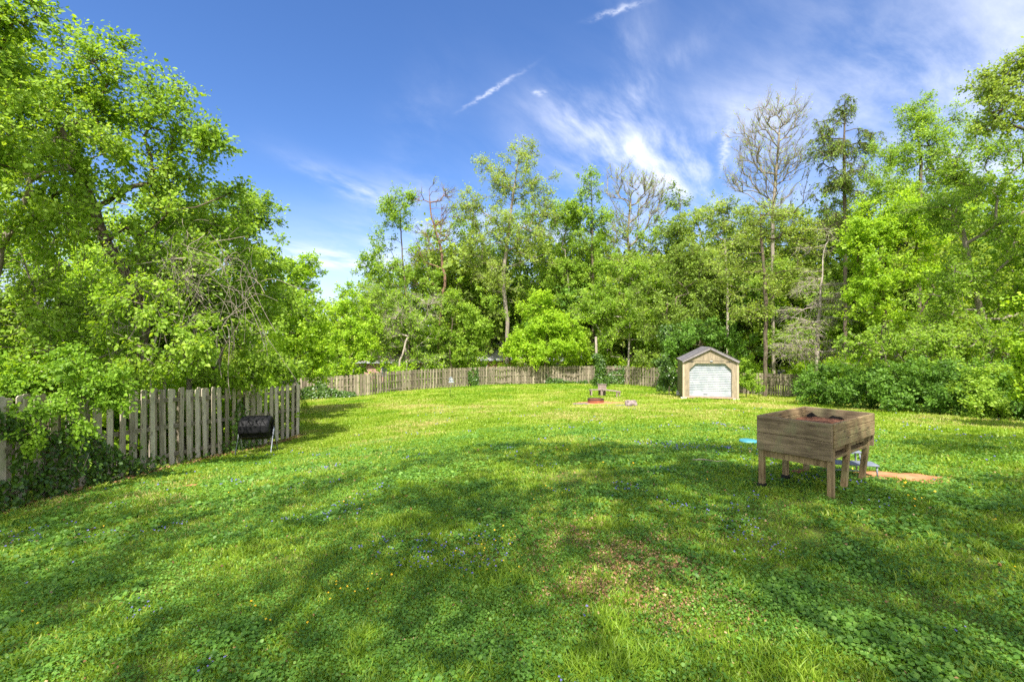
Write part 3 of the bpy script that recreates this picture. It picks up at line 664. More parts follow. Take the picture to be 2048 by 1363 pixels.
# ------------------------------------------------------------------ right side
T('tall_bare_tree', 'tall leafless grey tree standing out against the white cloud', 47.0,
  [(1548, 800), (1545, 560), (1545, 430), (1552, 350), (1558, 270)],
  [(1530, 240, 46, 44, 1), (1580, 240, 34, 44, 1), (1500, 290, 40, 44, 1), (1590, 320, 36, 50, .9), (1530, 340, 70, 50, 1), (1470, 370, 34, 34, .7), (1560, 400, 66, 40, .8)],
  'leaf_olive', 'bark_pale', lai=.16, tr=.27, seed=61, tw=7, kc=2.6, spread=1.0, up=.9, al=1, wob=.06, tip_r=.021, tiplen=1.3, gap=.28, Ld=.17)
T('layered_tree', 'dark trunked tree with flat yellow green sprays right behind the shed', 36.5,
  [(1530, 780), (1532, 640), (1530, 560), (1522, 480), (1520, 420)],
  [(1500, 450, 80, 36, 1), (1580, 470, 70, 40, 1), (1460, 520, 60, 40, .9), (1540, 560, 90, 40, .8), (1600, 540, 60, 40, .8), (1500, 620, 60, 30, .5), (1520, 415, 50, 20, .8)],
  'leaf_olive', 'bark', lai=1.25, tr=.24, Ld=.15, seed=62, gap=.40, kc=1.6, flat=.75, tw=12, spread=.75, tip_r=.014, wob=.2)
T('drooping_spruce_tree', 'tall dark drooping conifer with several tops right of the tall bare tree', 44.0,
  [(1690, 800), (1690, 500), (1688, 300), (1690, 190)],
  [(1690, 215, 20, 30, 1), (1655, 250, 24, 28, .8), (1665, 300, 50, 40, 1), (1720, 290, 40, 36, .9), (1690, 370, 66, 50, 1), (1740, 270, 24, 20, .6), (1680, 450, 60, 40, .7)],
  'leaf_conifer', 'bark', lai=1.5, tr=.26, Ld=.16, seed=63, gap=.42, kc=1.5, droop=.9, tw=12, flat=.3, tip_r=.018, tiplen=1.15)
T('locust_tree', 'fine leaved bright tree with wispy top right of the drooping conifer', 39.0,
  [(1840, 800), (1838, 500), (1842, 330), (1832, 240)],
  [(1835, 240, 42, 42, 1), (1790, 310, 55, 48, 1), (1870, 300, 52, 52, 1), (1780, 380, 60, 45, 1), (1900, 360, 50, 50, .9), (1850, 200, 22, 18, .5), (1905, 240, 30, 30, .7), (1945, 270, 36, 36, .8)],
  'leaf_mid', 'bark', lai=2.0, tr=.22, Ld=.15, seed=64, gap=.41, kc=1.4, flat=.4, tw=11, spread=.85)
T('bright_maple_tree', 'big lime green maple left of the dark ivied wall of trees', 31.0,
  [(1765, 830), (1765, 720), (1770, 600)],
  [(1790, 430, 60, 45, 1), (1740, 480, 55, 45, 1), (1840, 470, 60, 50, 1), (1760, 550, 75, 50, 1), (1850, 550, 60, 50, .9), (1730, 600, 50, 35, .9), (1790, 640, 65, 30, .8)],
  'leaf_lime', 'bark', lai=3.3, tr=.22, Ld=.15, seed=65, gap=.35, kc=1.3, spread=.72, tmpl='rhomb')
T('broad_tree', 'broad mid green tree filling the right edge above the hedge', 24.0,
  [(1985, 850), (1980, 700), (1945, 560), (1925, 450)],
  [(1950, 370, 80, 60, 1), (2020, 300, 75, 55, 1), (1925, 300, 45, 36, .8), (1890, 440, 60, 60, 1), (1990, 470, 90, 60, 1), (1900, 560, 70, 60, 1), (2010, 590, 80, 60, 1), (1870, 640, 60, 50, .9), (2100, 450, 80, 150, 1)],
  'leaf_mid', 'bark_pale', lai=1.8, tr=.26, Ld=.125, seed=66, gap=.40, kc=1.2, spread=.75, tw=10)
T('overhanging_tree', 'yellow green leafy limb reaching in from the upper right edge', 20.0,
  [(2230, 850), (2220, 500), (2180, 300)],
  [(2010, 170, 62, 48, 1.2), (2060, 130, 60, 50, 1.2), (1975, 205, 32, 26, .7), (2120, 200, 90, 100, 1), (2000, 245, 60, 32, .9), (1960, 165, 26, 18, .5)],
  'leaf_olive', 'bark', lai=1.8, tr=.24, Ld=.12, seed=67, gap=.38, kc=1.3, spread=.6)
T('dark_wall_tree', 'dark ivied tree behind the right hand hedge', 21.5,
  [(1880, 850), (1885, 760), (1880, 700)],
  [(1880, 690, 60, 45, 1), (1960, 690, 70, 55, 1), (1800, 690, 45, 45, .8), (2040, 700, 60, 60, 1), (1900, 740, 80, 40, 1), (1720, 690, 40, 50, .7)],
  'leaf_mid', 'bark_pale', lai=2.3, tr=.16, Ld=.115, seed=68, gap=.34, kc=1.2)
T('dead_spruce_tree', 'dying spruce with bare tangled grey branches above the right hand fence', 35.0,
  [(1632, 800), (1634, 700), (1640, 600), (1648, 500)],
  [(1610, 640, 52, 40, 1), (1660, 600, 40, 40, .8), (1590, 690, 48, 26, 1), (1640, 700, 50, 26, .9), (1630, 560, 45, 36, .7), (1660, 480, 45, 40, .6)],
  'leaf_olive', 'bark_dead', lai=.30, tr=.26, Ld=.13, seed=69, gap=.28, kc=1.8, flat=.8, droop=.45, tw=16, spread=.8, wob=.25, tip_r=.016, tiplen=1.2)
T('backdrop_tree', 'bright leafy tree filling the gap behind the dying spruce', 46.0,
  [(1690, 800), (1690, 650), (1690, 600)],
  [(1620, 600, 70, 50, 1), (1700, 560, 60, 55, 1), (1690, 650, 70, 50, 1), (1590, 680, 60, 45, 1), (1560, 560, 60, 50, .8)],
  'leaf_mid', 'bark', lai=2.4, tr=.2, seed=70, gap=.38)
# hedge along the right side
hed = [(1655, 770, 25.5, 60, 40, 'leaf_deep', 'first rounded dark shrub of the right hand hedge, beside the short fence'),
       (1740, 775, 22.5, 62, 42, 'leaf_deep', 'second dark shrub of the right hand hedge, behind the planter box'),
       (1830, 780, 20.0, 70, 52, 'leaf_deep', 'third shrub of the hedge, pale leaved, under the dark ivied tree'),
       (1920, 785, 18.2, 66, 52, 'leaf_deep', 'fourth shrub of the right hand hedge, dark and low'),
       (2000, 790, 16.8, 70, 62, 'leaf_mid', 'last shrub of the hedge at the right edge of the picture'),
       (2110, 800, 15.5, 90, 70, 'leaf_deep', 'hedge shrub just beyond the right edge of the picture')]
for k, (u, v, Y, ru, rv, mt, lb) in enumerate(hed):
    T('hedge_shrub', lb, Y, [(u, 850), (u, v)], [(u, v, ru, rv, 1), (u-ru*.5, v+14, ru*.55, rv*.62, .9, -.6), (u+ru*.4, v-rv*.5, ru*.6, rv*.6, .9, .5), (u+ru*.2, v+20, ru*.7, rv*.55, .8, -.7)],
      mt, 'bark', lai=3.2, tr=.05, Ld=.095 if Y > 19 else .085, cat='shrub', seed=80+k, group='shrubs of the right hand hedge', spread=.42, gap=.30, kc=1.1, tmpl='ovate', zd=1.1, shell=.4)
T('lime_sapling', 'lime yellow sapling leaning in at the right edge in front of the hedge', 12.5,
  [(2115, 900), (2105, 760), (2080, 650)],
  [(2060, 620, 42, 40, 1), (2050, 700, 38, 36, 1), (2055, 780, 32, 30, 1), (2110, 690, 60, 90, 1)],
  'leaf_lime', 'bark', lai=2.6, tr=.05, Ld=.10, seed=90, spread=.35, tmpl='lobed', gap=.33)
T('corner_shrub', 'light green shrub at the right front corner of the shed', 31.0,
  [(1492, 800), (1492, 775)], [(1492, 768, 26, 22, 1), (1510, 780, 18, 12, .8), (1478, 745, 14, 30, .7)],
  'leaf_mid', 'bark', lai=3.0, tr=.03, Ld=.11, cat='shrub', seed=91, spread=.3, gap=.3)
T('corner_shrub', 'dark ivied shrub between the far fence and the left wall of the shed', 33.0,
  [(1338, 800), (1338, 775)], [(1340, 762, 20, 24, 1), (1330, 735, 16, 26, .8), (1322, 778, 14, 9, .8)],
  'leaf_ivy', 'bark', lai=3.4, tr=.03, Ld=.11, cat='shrub', seed=92, spread=.3, gap=.3)

# ------------------------------------------------------------------ woodland behind: a few grown trees, copied
def copy_tree(o, loc, rz, s, label, group):
    c = o.copy(); COL.objects.link(c); c.location = loc; c.rotation_euler = (0, 0, rz); c.scale = (s, s, s); c["label"] = label; c["group"] = group
    for ch in o.children:
        d = ch.copy(); COL.objects.link(d); d.parent = c
    return c
protos = []
GW = 'distant woodland trees closing the view'
wl = 'indistinct leafy woodland tree far behind the front row of trees'
for k, (mt, bk) in enumerate([('leaf_mid', 'bark'), ('leaf_olive', 'bark_pale'), ('leaf_deep', 'bark')]):
    x, y = [(-24, 66), (4, 70), (30, 64)][k]; z = float(H(x, y))
    rr = np.random.RandomState(100+k)
    bl = [(x+rr.normal()*1.8, y+rr.normal()*1.6, z+2.2+q*1.15, 2.9, 2.9, 1.9, 1) for q in range(7)]
    protos.append(make_tree('woodland_tree', wl, 'tree', (x, y, z), [(x, y, z-.1), (x+.2, y, z+4), (x, y, z+8.5)], bl, .30, 1.5, mt, bk, tr=.25, seed=110+k, group=GW, spread=1.2, gap=.36))
wr = random.Random(4)
spots = []
for a in range(-62, 50, 4):
    for rr_ in (62, 74):
        t = R(a+wr.uniform(-1.5, 1.5)+(2 if rr_ == 74 else 0)); r = rr_*wr.uniform(.95, 1.08)
        spots.append((math.sin(t)*r, math.cos(t)*r))
for i, (x, y) in enumerate(spots):
    if y < 28 and x > 0: continue
    uu = 1024+x/max(y, 1)*F
    if y < 20 or uu < -500 or uu > 2600: continue
    sc = wr.uniform(.85, 1.15)*(.75 if uu < 740 else 1.05 if uu < 900 else 1.45)
    copy_tree(protos[i % 3], (x, y, float(H(x, y))-.1), wr.uniform(0, 6.28), sc, wl, GW)
for i, (x, y) in enumerate([(-24, 4), (-21, 10), (-24, 17), (-20, 22), (-24, 28), (-27, 36), (-33, 44), (-18, 2), (27, 16), (29, 24), (30, 33), (25, 8), (34, 42)]):
    copy_tree(protos[i % 3], (x, y, float(H(x, y))-.1), wr.uniform(0, 6.28), wr.uniform(.75, .95) if x < 0 else 1.1, wl, GW)
# brushwood under the trees beyond the fences
bp = make_tree('brushwood', 'low green brushwood in the shade beyond the far fence', 'shrub', (-6, 54, float(H(-6, 54))), [(-6, 54, float(H(-6, 54))), (-6, 54, float(H(-6, 54))+1)],
   [(-6, 54, float(H(-6, 54))+1.1, 2.4, 1.6, 1.5, 1), (-4.4, 54.3, float(H(-4.4, 54))+.9, 1.6, 1.3, 1.2, 1)], .20, 2.4, 'leaf_lime', 'bark_pale', tr=.06, seed=130, spread=.6, gap=.3, group='brushwood beyond the far fence')
bx = [(x, np.interp(x, [p[0] for p in F2], [p[1] for p in F2])+3.0+wr.uniform(0, 3)) for x in (-22, -17, -14, -11, -8, -4, -1, 2, 4, 7, 9, 11, 13, 15, 17, 19, 21, 25, 29)]
for i, (x, y) in enumerate(bx):
    copy_tree(bp, (x, y, float(H(x, y))), wr.uniform(0, 6.28), wr.uniform(.9, 1.3), 'low green brushwood in the shade beyond the far fence', 'brushwood beyond the far fence')
for i, (x, y) in enumerate([(-11, 5), (-11, 9), (-11.5, 13), (-11, 17), (-15, 8), (-15, 14), (-13, 21), (-16, 26), (-19, 32), (-22, 37), (22, 30), (22, 24), (21, 17), (20, 12)]):
    copy_tree(bp, (x, y, float(H(x, y))), wr.uniform(0, 6.28), wr.uniform(.9, 1.2), 'low green brushwood in the shade beyond the far fence', 'brushwood beyond the far fence')

# ------------------------------------------------------------------ shade trees behind the camera: they throw the shade on the near lawn
def cover(u, v):
    """how densely the lawn is shaded in the photo at (u, v)"""
    c = np.zeros_like(u)
    edge = np.interp(u, [0, 300, 500, 640, 760, 880, 960, 1100, 1300, 1500, 1700, 1900, 2048, 2500], [985, 985, 985, 950, 925, 905, 884, 886, 890, 895, 955, 965, 960, 960])
    c = np.where(v > edge, .86, 0)
    def lit(cx, cy, rx, ry, k, a=0.0):
        rx *= 1.2; ry *= 1.35; k = min(1, k*1.1)
        dx = (u-cx); dy = (v-cy); x = dx*math.cos(a)+dy*math.sin(a); y = -dx*math.sin(a)+dy*math.cos(a)
        return k*np.exp(-((x/rx)**2+(y/ry)**2))
    for L in [(150, 1115, 230, 34, .95, -.15), (430, 1110, 160, 25, .8, -.2), (560, 1135, 120, 22, .6, -.2), (380, 985, 130, 16, .95, -.15), (60, 1060, 100, 12, .5, -.2), (640, 1000, 150, 18, .7, 0), (700, 930, 160, 18, .9, 0),
              (1250, 1175, 85, 50, 1.0, .5), (1160, 1110, 60, 25, .6, .4), (1270, 1310, 150, 50, .95, .2), (1600, 1040, 130, 20, .7, 0), (860, 960, 110, 14, .6, 0), (1200, 930, 100, 12, .6, 0), (1180, 960, 80, 10, .4, 0), (950, 1010, 80, 14, .45, 0),
              (1860, 1000, 140, 12, .6, 0), (1750, 1180, 100, 20, .5, .2), (60, 1320, 160, 40, .5, -.2), (540, 1260, 100, 25, .45, 0), (1000, 945, 60, 10, .5, 0), (760, 1040, 100, 16, .5, 0), (1380, 1200, 60, 30, .5, .5)]:
        c = c*(1-lit(*L))
    c = np.where((v > 872) & (v < 905) & (u > 1850) & (u < 2300), .9, c)
    return c
def shade_trees():
    rnd = np.random.RandomState(200); n = 9000
    gx = rnd.uniform(-13, 15, n); gy = rnd.uniform(.8, 13.5, n); gz = H(gx, gy)
    u, v = uvd(gx, gy); u = u; c = cover(u, v)*.76
    c *= np.clip(fnoise(gx, gy, 1.6, 31)*2.6-.55, .35, 1)
    c = np.where(gy < 2.4, .5, c)
    keep = rnd.rand(n) < c*.55; gx, gy, gz = gx[keep], gy[keep], gz[keep]
    q = 30; lx = rnd.uniform(-.05, .25, q); ly = rnd.uniform(.1, .9, q); bz = rnd.uniform(.3, .8, q); cr, sr = .795, .607
    gx = np.r_[gx, 3.44+lx*cr-ly*sr]; gy = np.r_[gy, 5.19+lx*sr+ly*cr]; gz = np.r_[gz, bz]
    zc = rnd.uniform(11.5, 14.5, len(gx)); t = (zc-gz)/SD.z
    p = np.stack((gx+SD.x*t, gy+SD.y*t, zc), -1)
    p = p[(p[:, 2]-EYE) > .705*np.maximum(p[:, 1], 0)*1.10+.5]
    return p
SP = shade_trees()
def shade_tree(name, label, x, y, pts, seed, mat='leaf_mid'):
    z = float(H(x, y)); rnd = np.random.RandomState(seed)
    tk = [np.array((x, y, z-.1)), np.array((x+.1, y-.2, z+5)), np.array((x, y+.1, z+11))]
    N, par, tips, nt = grow(tk, pts, rnd, .6, .25)
    cnt = np.zeros(len(N)); cnt[tips] += 1
    for i in range(len(N)-1, 0, -1): cnt[par[i]] += cnt[i]
    cnt = np.maximum(cnt, .5); rad = .008*cnt**(math.log(.16/.008)/math.log(cnt[0]))
    ii = np.arange(1, len(N)); V, Fc = frusta(N[par[ii]], N[ii], rad[par[ii]], rad[ii], 6)
    root = empty(name, (x, y, z), 0, label=label, cat='tree')
    np_mesh('trunk', V, [Fc], M['bark'], root, smooth=True)
    per = 42; c = np.repeat(np.arange(len(tips)), per); n = len(c)
    pos = N[tips][c]+rnd.normal(size=(n, 3))*np.array((.30, .30, .22))
    V, fs, kk = leaf_arrays(pos, np.array((0, 0, .8))+rnd.normal(size=(n, 3))*.6, rnd.normal(size=(n, 3)), .13*(.6+.8*rnd.rand(n)), 'rhomb', 1.2)
    np_mesh('crown', V, fs, M[mat], root, attrs={'tint': np.repeat(rnd.rand(n), kk)})
cx = SP[:, 0]
shade_tree('shade_tree', 'shade tree behind the viewpoint on the left', -6.5, -9.5, SP[cx < -3], 201)
shade_tree('shade_tree', 'shade tree behind the middle of the viewpoint', 1.0, -11.0, SP[(cx >= -3) & (cx < 4)], 202)
shade_tree('shade_tree', 'shade tree behind the viewpoint on the right', 8.0, -9.5, SP[cx >= 4], 203)
# ------------------------------------------------------------------ fences
def board_mesh(name, mat, parent, items, rnd, lean=.013):
    """upright boards with clipped (dog eared) tops; items: (x, y, z0, z1, dirx, diry, width, thick)"""
    V = []; Fc = []; tint = []; n = 0
    for (x, y, z0, z1, dx, dy, w, t) in items:
        nx, ny = -dy, dx; la = rnd.normal()*lean; lb = rnd.normal()*lean*.6; h = z1-z0; c = w*.24
        prof = [(-w/2, 0), (w/2, 0), (w/2, h-c), (w/2-c, h), (-w/2+c, h), (-w/2, h-c)]
        tt = rnd.rand()
        for s in (-t/2, t/2):
            for (a, b) in prof:
                aa = a+la*b; ss = s+lb*b
                V.append((x+dx*aa+nx*ss, y+dy*aa+ny*ss, z0+b)); tint.append(tt)
        Fc += [(n+5, n+4, n+3, n+2, n+1, n), tuple(n+6+k for k in range(6))]+[(n+k, n+(k+1) % 6, n+6+(k+1) % 6, n+6+k) for k in range(6)]
        n += 12
    me = bpy.data.meshes.new(name); P0 = np.array(parent_matrix(parent).inverted()) if parent else np.eye(4)
    V = np.array(V) @ P0[:3, :3].T+P0[:3, 3]
    me.from_pydata([tuple(v) for v in V], [], Fc); me.materials.append(mat)
    at = me.attributes.new('tint', 'FLOAT', 'POINT'); at.data.foreach_set('value', np.array(tint, dtype=np.float32))
    o = bpy.data.objects.new(name, me); COL.objects.link(o)
    if parent: o.parent = parent
    return o
def fence(label, line, mat, hgt=1.83, bay=2.44, pitch=.30, w=.132, singly=False, seed=1, back=True, group=None, flip=1):
    rnd = np.random.RandomState(seed); pts = np.array(line, dtype=float); L = np.r_[0, np.cumsum(np.linalg.norm(np.diff(pts, axis=0), axis=1))]
    at = lambda s: np.array([np.interp(s, L, pts[:, 0]), np.interp(s, L, pts[:, 1])])
    x0, y0 = pts[0]; root = empty('picket_fence', (x0, y0, float(H(x0, y0))), 0, label=label, cat='fence', group=group)
    tot = L[-1]; nb = max(1, int(round(tot/bay))); bl = tot/nb
    def dirn(s):
        a = at(max(0, s-.05)); b = at(min(tot, s+.05)); d = b-a; return d/np.linalg.norm(d)
    th = .022
    for b in range(nb):
        s0, s1 = b*bl, (b+1)*bl; items = []; k = int(round(bl/pitch)); tops = H(*at((s0+s1)/2))
        for q in range(k):
            for side in ((1, -1) if back else (1,)):
                s = s0+(q+.5+(0 if side > 0 else .5))*bl/k
                if s > tot: continue
                p = at(s); d = dirn(s); nrm = np.array((-d[1], d[0]))*flip
                pp = p-nrm*side*(.030+th/2)          # side +1 faces the yard
                z = float(H(*p)); zt = z+hgt+rnd.normal()*.02
                it = (pp[0], pp[1], z+.03+rnd.rand()*.04, zt, d[0], d[1], w*rnd.uniform(.95, 1.03), th)
                if singly: board_mesh('picket', mat, root, [it], rnd)
                else: items.append(it)
        if not singly: board_mesh('picket_panel', mat, root, items, rnd)
        for hh in (.28, .95, 1.58):
            mb = MB(); a = at(s0+.01); c = at(s1-.01)
            mb.beam((a[0], a[1], H(*a)+hh), (c[0], c[1], H(*c)+hh), .036, .088)
            r_ = mb.build('rail', M['rail'], root); r_.matrix_parent_inverse = parent_matrix(root).inverted()
    for b in range(nb+1):
        s = min(b*bl, tot); p = at(s); d = dirn(s); nrm = np.array((-d[1], d[0]))*flip; pp = p+nrm*.10
        z = float(H(*p)); mb = MB(); mb.box((pp[0], pp[1], z+(hgt-.05)/2-.1), (.09, .09, hgt+.1), Matrix.Rotation(math.atan2(d[1], d[0]), 3, 'Z'))
        r_ = mb.build('post', M['rail'], root); r_.matrix_parent_inverse = parent_matrix(root).inverted()
    return root
M['rail'] = wood_mat('weathered_fence_rails', (.12, .10, .075), (.30, .25, .19), (.50, .43, .34), moss=(.17, .18, .07), axis='Y')
fence('near weathered grey picket fence with alternating boards along the left side of the lawn', F1, M['fence'], singly=True, seed=3)
fence('edge on picket fence running away behind the end of the near fence', F1B, M['fence_far'], seed=4)
fence('long far picket fence curving across the back of the lawn to the shed', F2[:9], M['fence_far'], seed=5)
fence('short open picket fence right of the shed, half hidden by shrubs', F2[8:], M['fence_far'], seed=6, pitch=.31, w=.135, hgt=1.78)

# ------------------------------------------------------------------ ivy and vines
def leaf_patch(name, label, pts, nrm, mat, Ld, seed, cat='ivy', group=None, stems=True, tmpl='ovate'):
    rnd = np.random.RandomState(seed); n = len(pts); root = empty(name, tuple(pts[np.argmin(pts[:, 2])]), 0, label=label, cat=cat, group=group)
    ax = np.array((0, 0, -.6))+rnd.normal(size=(n, 3))*.7
    V, fs, kk = leaf_arrays(pts, nrm+rnd.normal(size=(n, 3))*.4, ax, Ld*(.6+.8*rnd.rand(n)), tmpl, 1.25)
    np_mesh('foliage', V, fs, M[mat], root, attrs={'tint': np.repeat(np.clip(rnd.rand(n)*.7+.3*vnoise3(pts, .5, 3), 0, 1), kk)})
    if n < 1600: return root
    k = max(3, n//60); i = rnd.randint(0, n, k); a = pts[i]; b = a+np.array((0, 0, .0))+rnd.normal(size=(k, 3))*np.array((.10, .10, .25))
    V, f = frusta(a-nrm[i]*.02 if nrm.ndim > 1 else a, b, np.full(k, .006), np.full(k, .003), 4); np_mesh('stem', V, [f], M['twig'], root)
    return root
def fence_ivy(line, s0, s1, zf, n, seed, off=.07, zmin=0.0):
    rnd = np.random.RandomState(seed); pts = np.array(line, dtype=float); L = np.r_[0, np.cumsum(np.linalg.norm(np.diff(pts, axis=0), axis=1))]
    s = rnd.uniform(s0, s1, n*3); hz = rnd.rand(n*3)**1.1; x = np.interp(s, L, pts[:, 0]); y = np.interp(s, L, pts[:, 1])
    top = np.array([zf(a) for a in s]); z = zmin+hz*2.0; keep = (z < top*(.65+.7*fnoise(s*1.0, z*1.0, .55, seed))) & (fnoise(s, z, .35, seed+5) > .40); s, x, y, z = s[keep][:n], x[keep][:n], y[keep][:n], z[keep][:n]
    d = np.array([np.interp(s+.05, L, pts[:, 0])-np.interp(s-.05, L, pts[:, 0]), np.interp(s+.05, L, pts[:, 1])-np.interp(s-.05, L, pts[:, 1])]).T; d /= np.linalg.norm(d, axis=1, keepdims=True)+1e-9
    nr = np.stack((d[:, 1], -d[:, 0], np.full(len(s), .25)), -1)
    o = off+np.abs(rnd.normal(size=len(s)))*.10*np.clip(1.4-z, .3, 1.5)
    P_ = np.stack((x+d[:, 1]*o, y-d[:, 0]*o, H(x, y)+z+.02), -1); return P_, nr
GI = 'ivy climbing the fences'
p_, n_ = fence_ivy(F1, 0, 6.4, lambda s: np.interp(s, [0, 3, 4.6, 5.4, 6.4], [1.9, 1.7, 1.35, .8, .2]), 6400, 71)
leaf_patch('ivy', 'dark ivy covering the lower boards at the left end of the near fence', p_, n_, 'leaf_ivy', .062, 71, group=GI)
p_, n_ = fence_ivy(F1, 6.0, 8.6, lambda s: np.interp(s, [6.0, 6.6, 8.6], [.9, .35, .12]), 500, 72)
leaf_patch('ivy', 'thin ivy sprigs low on the near fence below the curved trunk', p_, n_, 'leaf_ivy', .06, 72, group=GI)
p_, n_ = fence_ivy(F1, 9.0, 10.6, lambda s: np.interp(s, [9.0, 9.8, 10.6], [.4, 1.3, .4]), 600, 73)
leaf_patch('ivy', 'ivy climbing the near fence just left of the compost tumbler', p_, n_, 'leaf_ivy', .062, 73, group=GI)
p_, n_ = fence_ivy(F1B[::-1], 0, 8, lambda s: .7, 10, 74)
p_, n_ = fence_ivy(F2, .5, 5.0, lambda s: np.interp(s, [.5, 2.2, 3.0, 5.0], [.7, 1.6, .7, .3]), 2600, 75)
leaf_patch('ivy', 'ivy at the foot of the left end of the far fence', p_, n_, 'leaf_ivy', .13, 75, group=GI)
p_, n_ = fence_ivy(F2, 16.2, 17.3, lambda s: 1.5, 500, 76)
leaf_patch('ivy', 'narrow ivy column on the far fence right of the birdhouse', p_, n_, 'leaf_ivy', .13, 76, group=GI)
p_, n_ = fence_ivy(F2, 24.6, 33, lambda s: np.interp(s, [24.6, 25.3, 27, 30.5, 32, 33], [1.0, .7, .25, .4, 1.7, 1.9]), 3200, 77)
leaf_patch('ivy', 'ivy tufts along the far fence between the ivied pole and the shed', p_, n_, 'leaf_ivy', .13, 77, group=GI)
p_, n_ = fence_ivy(F2, 36.8, 43, lambda s: np.interp(s, [36.8, 38.5, 39.5, 43], [.9, .35, .4, 1.6]), 1500, 78)
leaf_patch('ivy', 'ivy along the foot of the short fence right of the shed', p_, n_, 'leaf_ivy', .12, 78, group=GI)
# ivied pole with its mound
def ivied_pole():
    x, y, _ = P(1193, 760, 45.0); z = float(H(x, y)); root = empty('ivied_pole', (x, y, z), 0, label='pale wooden pole wrapped in a dark column of ivy in front of the far fence', cat='pole')
    mb = MB(); mb.tube([(0, 0, -.1), (.02, 0, 2), (-.06, 0, 4.6)], [.13, .12, .10], 10); mb.build('pole', M['bark_pale'], root, smooth=True)
    rnd = np.random.RandomState(5); n = 3600; t = rnd.rand(n); a = rnd.rand(n)*6.283; zz = t**.8*3.0; r = .32+.45*np.exp(-zz*1.6)+.12*rnd.normal(size=n); 
    p = np.stack((x+.35*(zz < 2.6)+np.cos(a)*r, y-.1+np.sin(a)*r, z+zz), -1); nr = np.stack((np.cos(a), np.sin(a), .3+0*a), -1)
    V, fs, kk = leaf_arrays(p, nr+rnd.normal(size=(n, 3))*.4, np.array((0, 0, -.6))+rnd.normal(size=(n, 3))*.7, .13*(.6+.8*rnd.rand(n)), 'ovate', 1.25)
    np_mesh('ivy', V, fs, M['leaf_ivy'], root, attrs={'tint': np.repeat(rnd.rand(n), kk)})
ivied_pole()
def ivied_trunk():
    x, y, _ = P(1337, 760, 41.0); z = float(H(x, y)); root = empty('ivy_clad_tree', (x, y, z), 0, label='ivy smothered tree stem left of the shed', cat='tree')
    mb = MB(); mb.tube([(0, 0, -.1), (.1, 0, 2.5), (.0, 0, 5.5)], [.14, .12, .07], 9); mb.build('trunk', M['bark'], root, smooth=True)
    rnd = np.random.RandomState(6); n = 4200; t = rnd.rand(n); a = rnd.rand(n)*6.283; zz = t*5.6; r = .45+.2*np.sin(zz*1.7)+.18*rnd.normal(size=n)
    p = np.stack((x+np.cos(a)*r, y+np.sin(a)*r, z+zz), -1); nr = np.stack((np.cos(a), np.sin(a), .3+0*a), -1)
    V, fs, kk = leaf_arrays(p, nr+rnd.normal(size=(n, 3))*.4, np.array((0, 0, -.6))+rnd.normal(size=(n, 3))*.7, .14*(.6+.8*rnd.rand(n)), 'ovate', 1.25)
    np_mesh('crown', V, fs, M['leaf_ivy'], root, attrs={'tint': np.repeat(rnd.rand(n), kk)})
ivied_trunk()

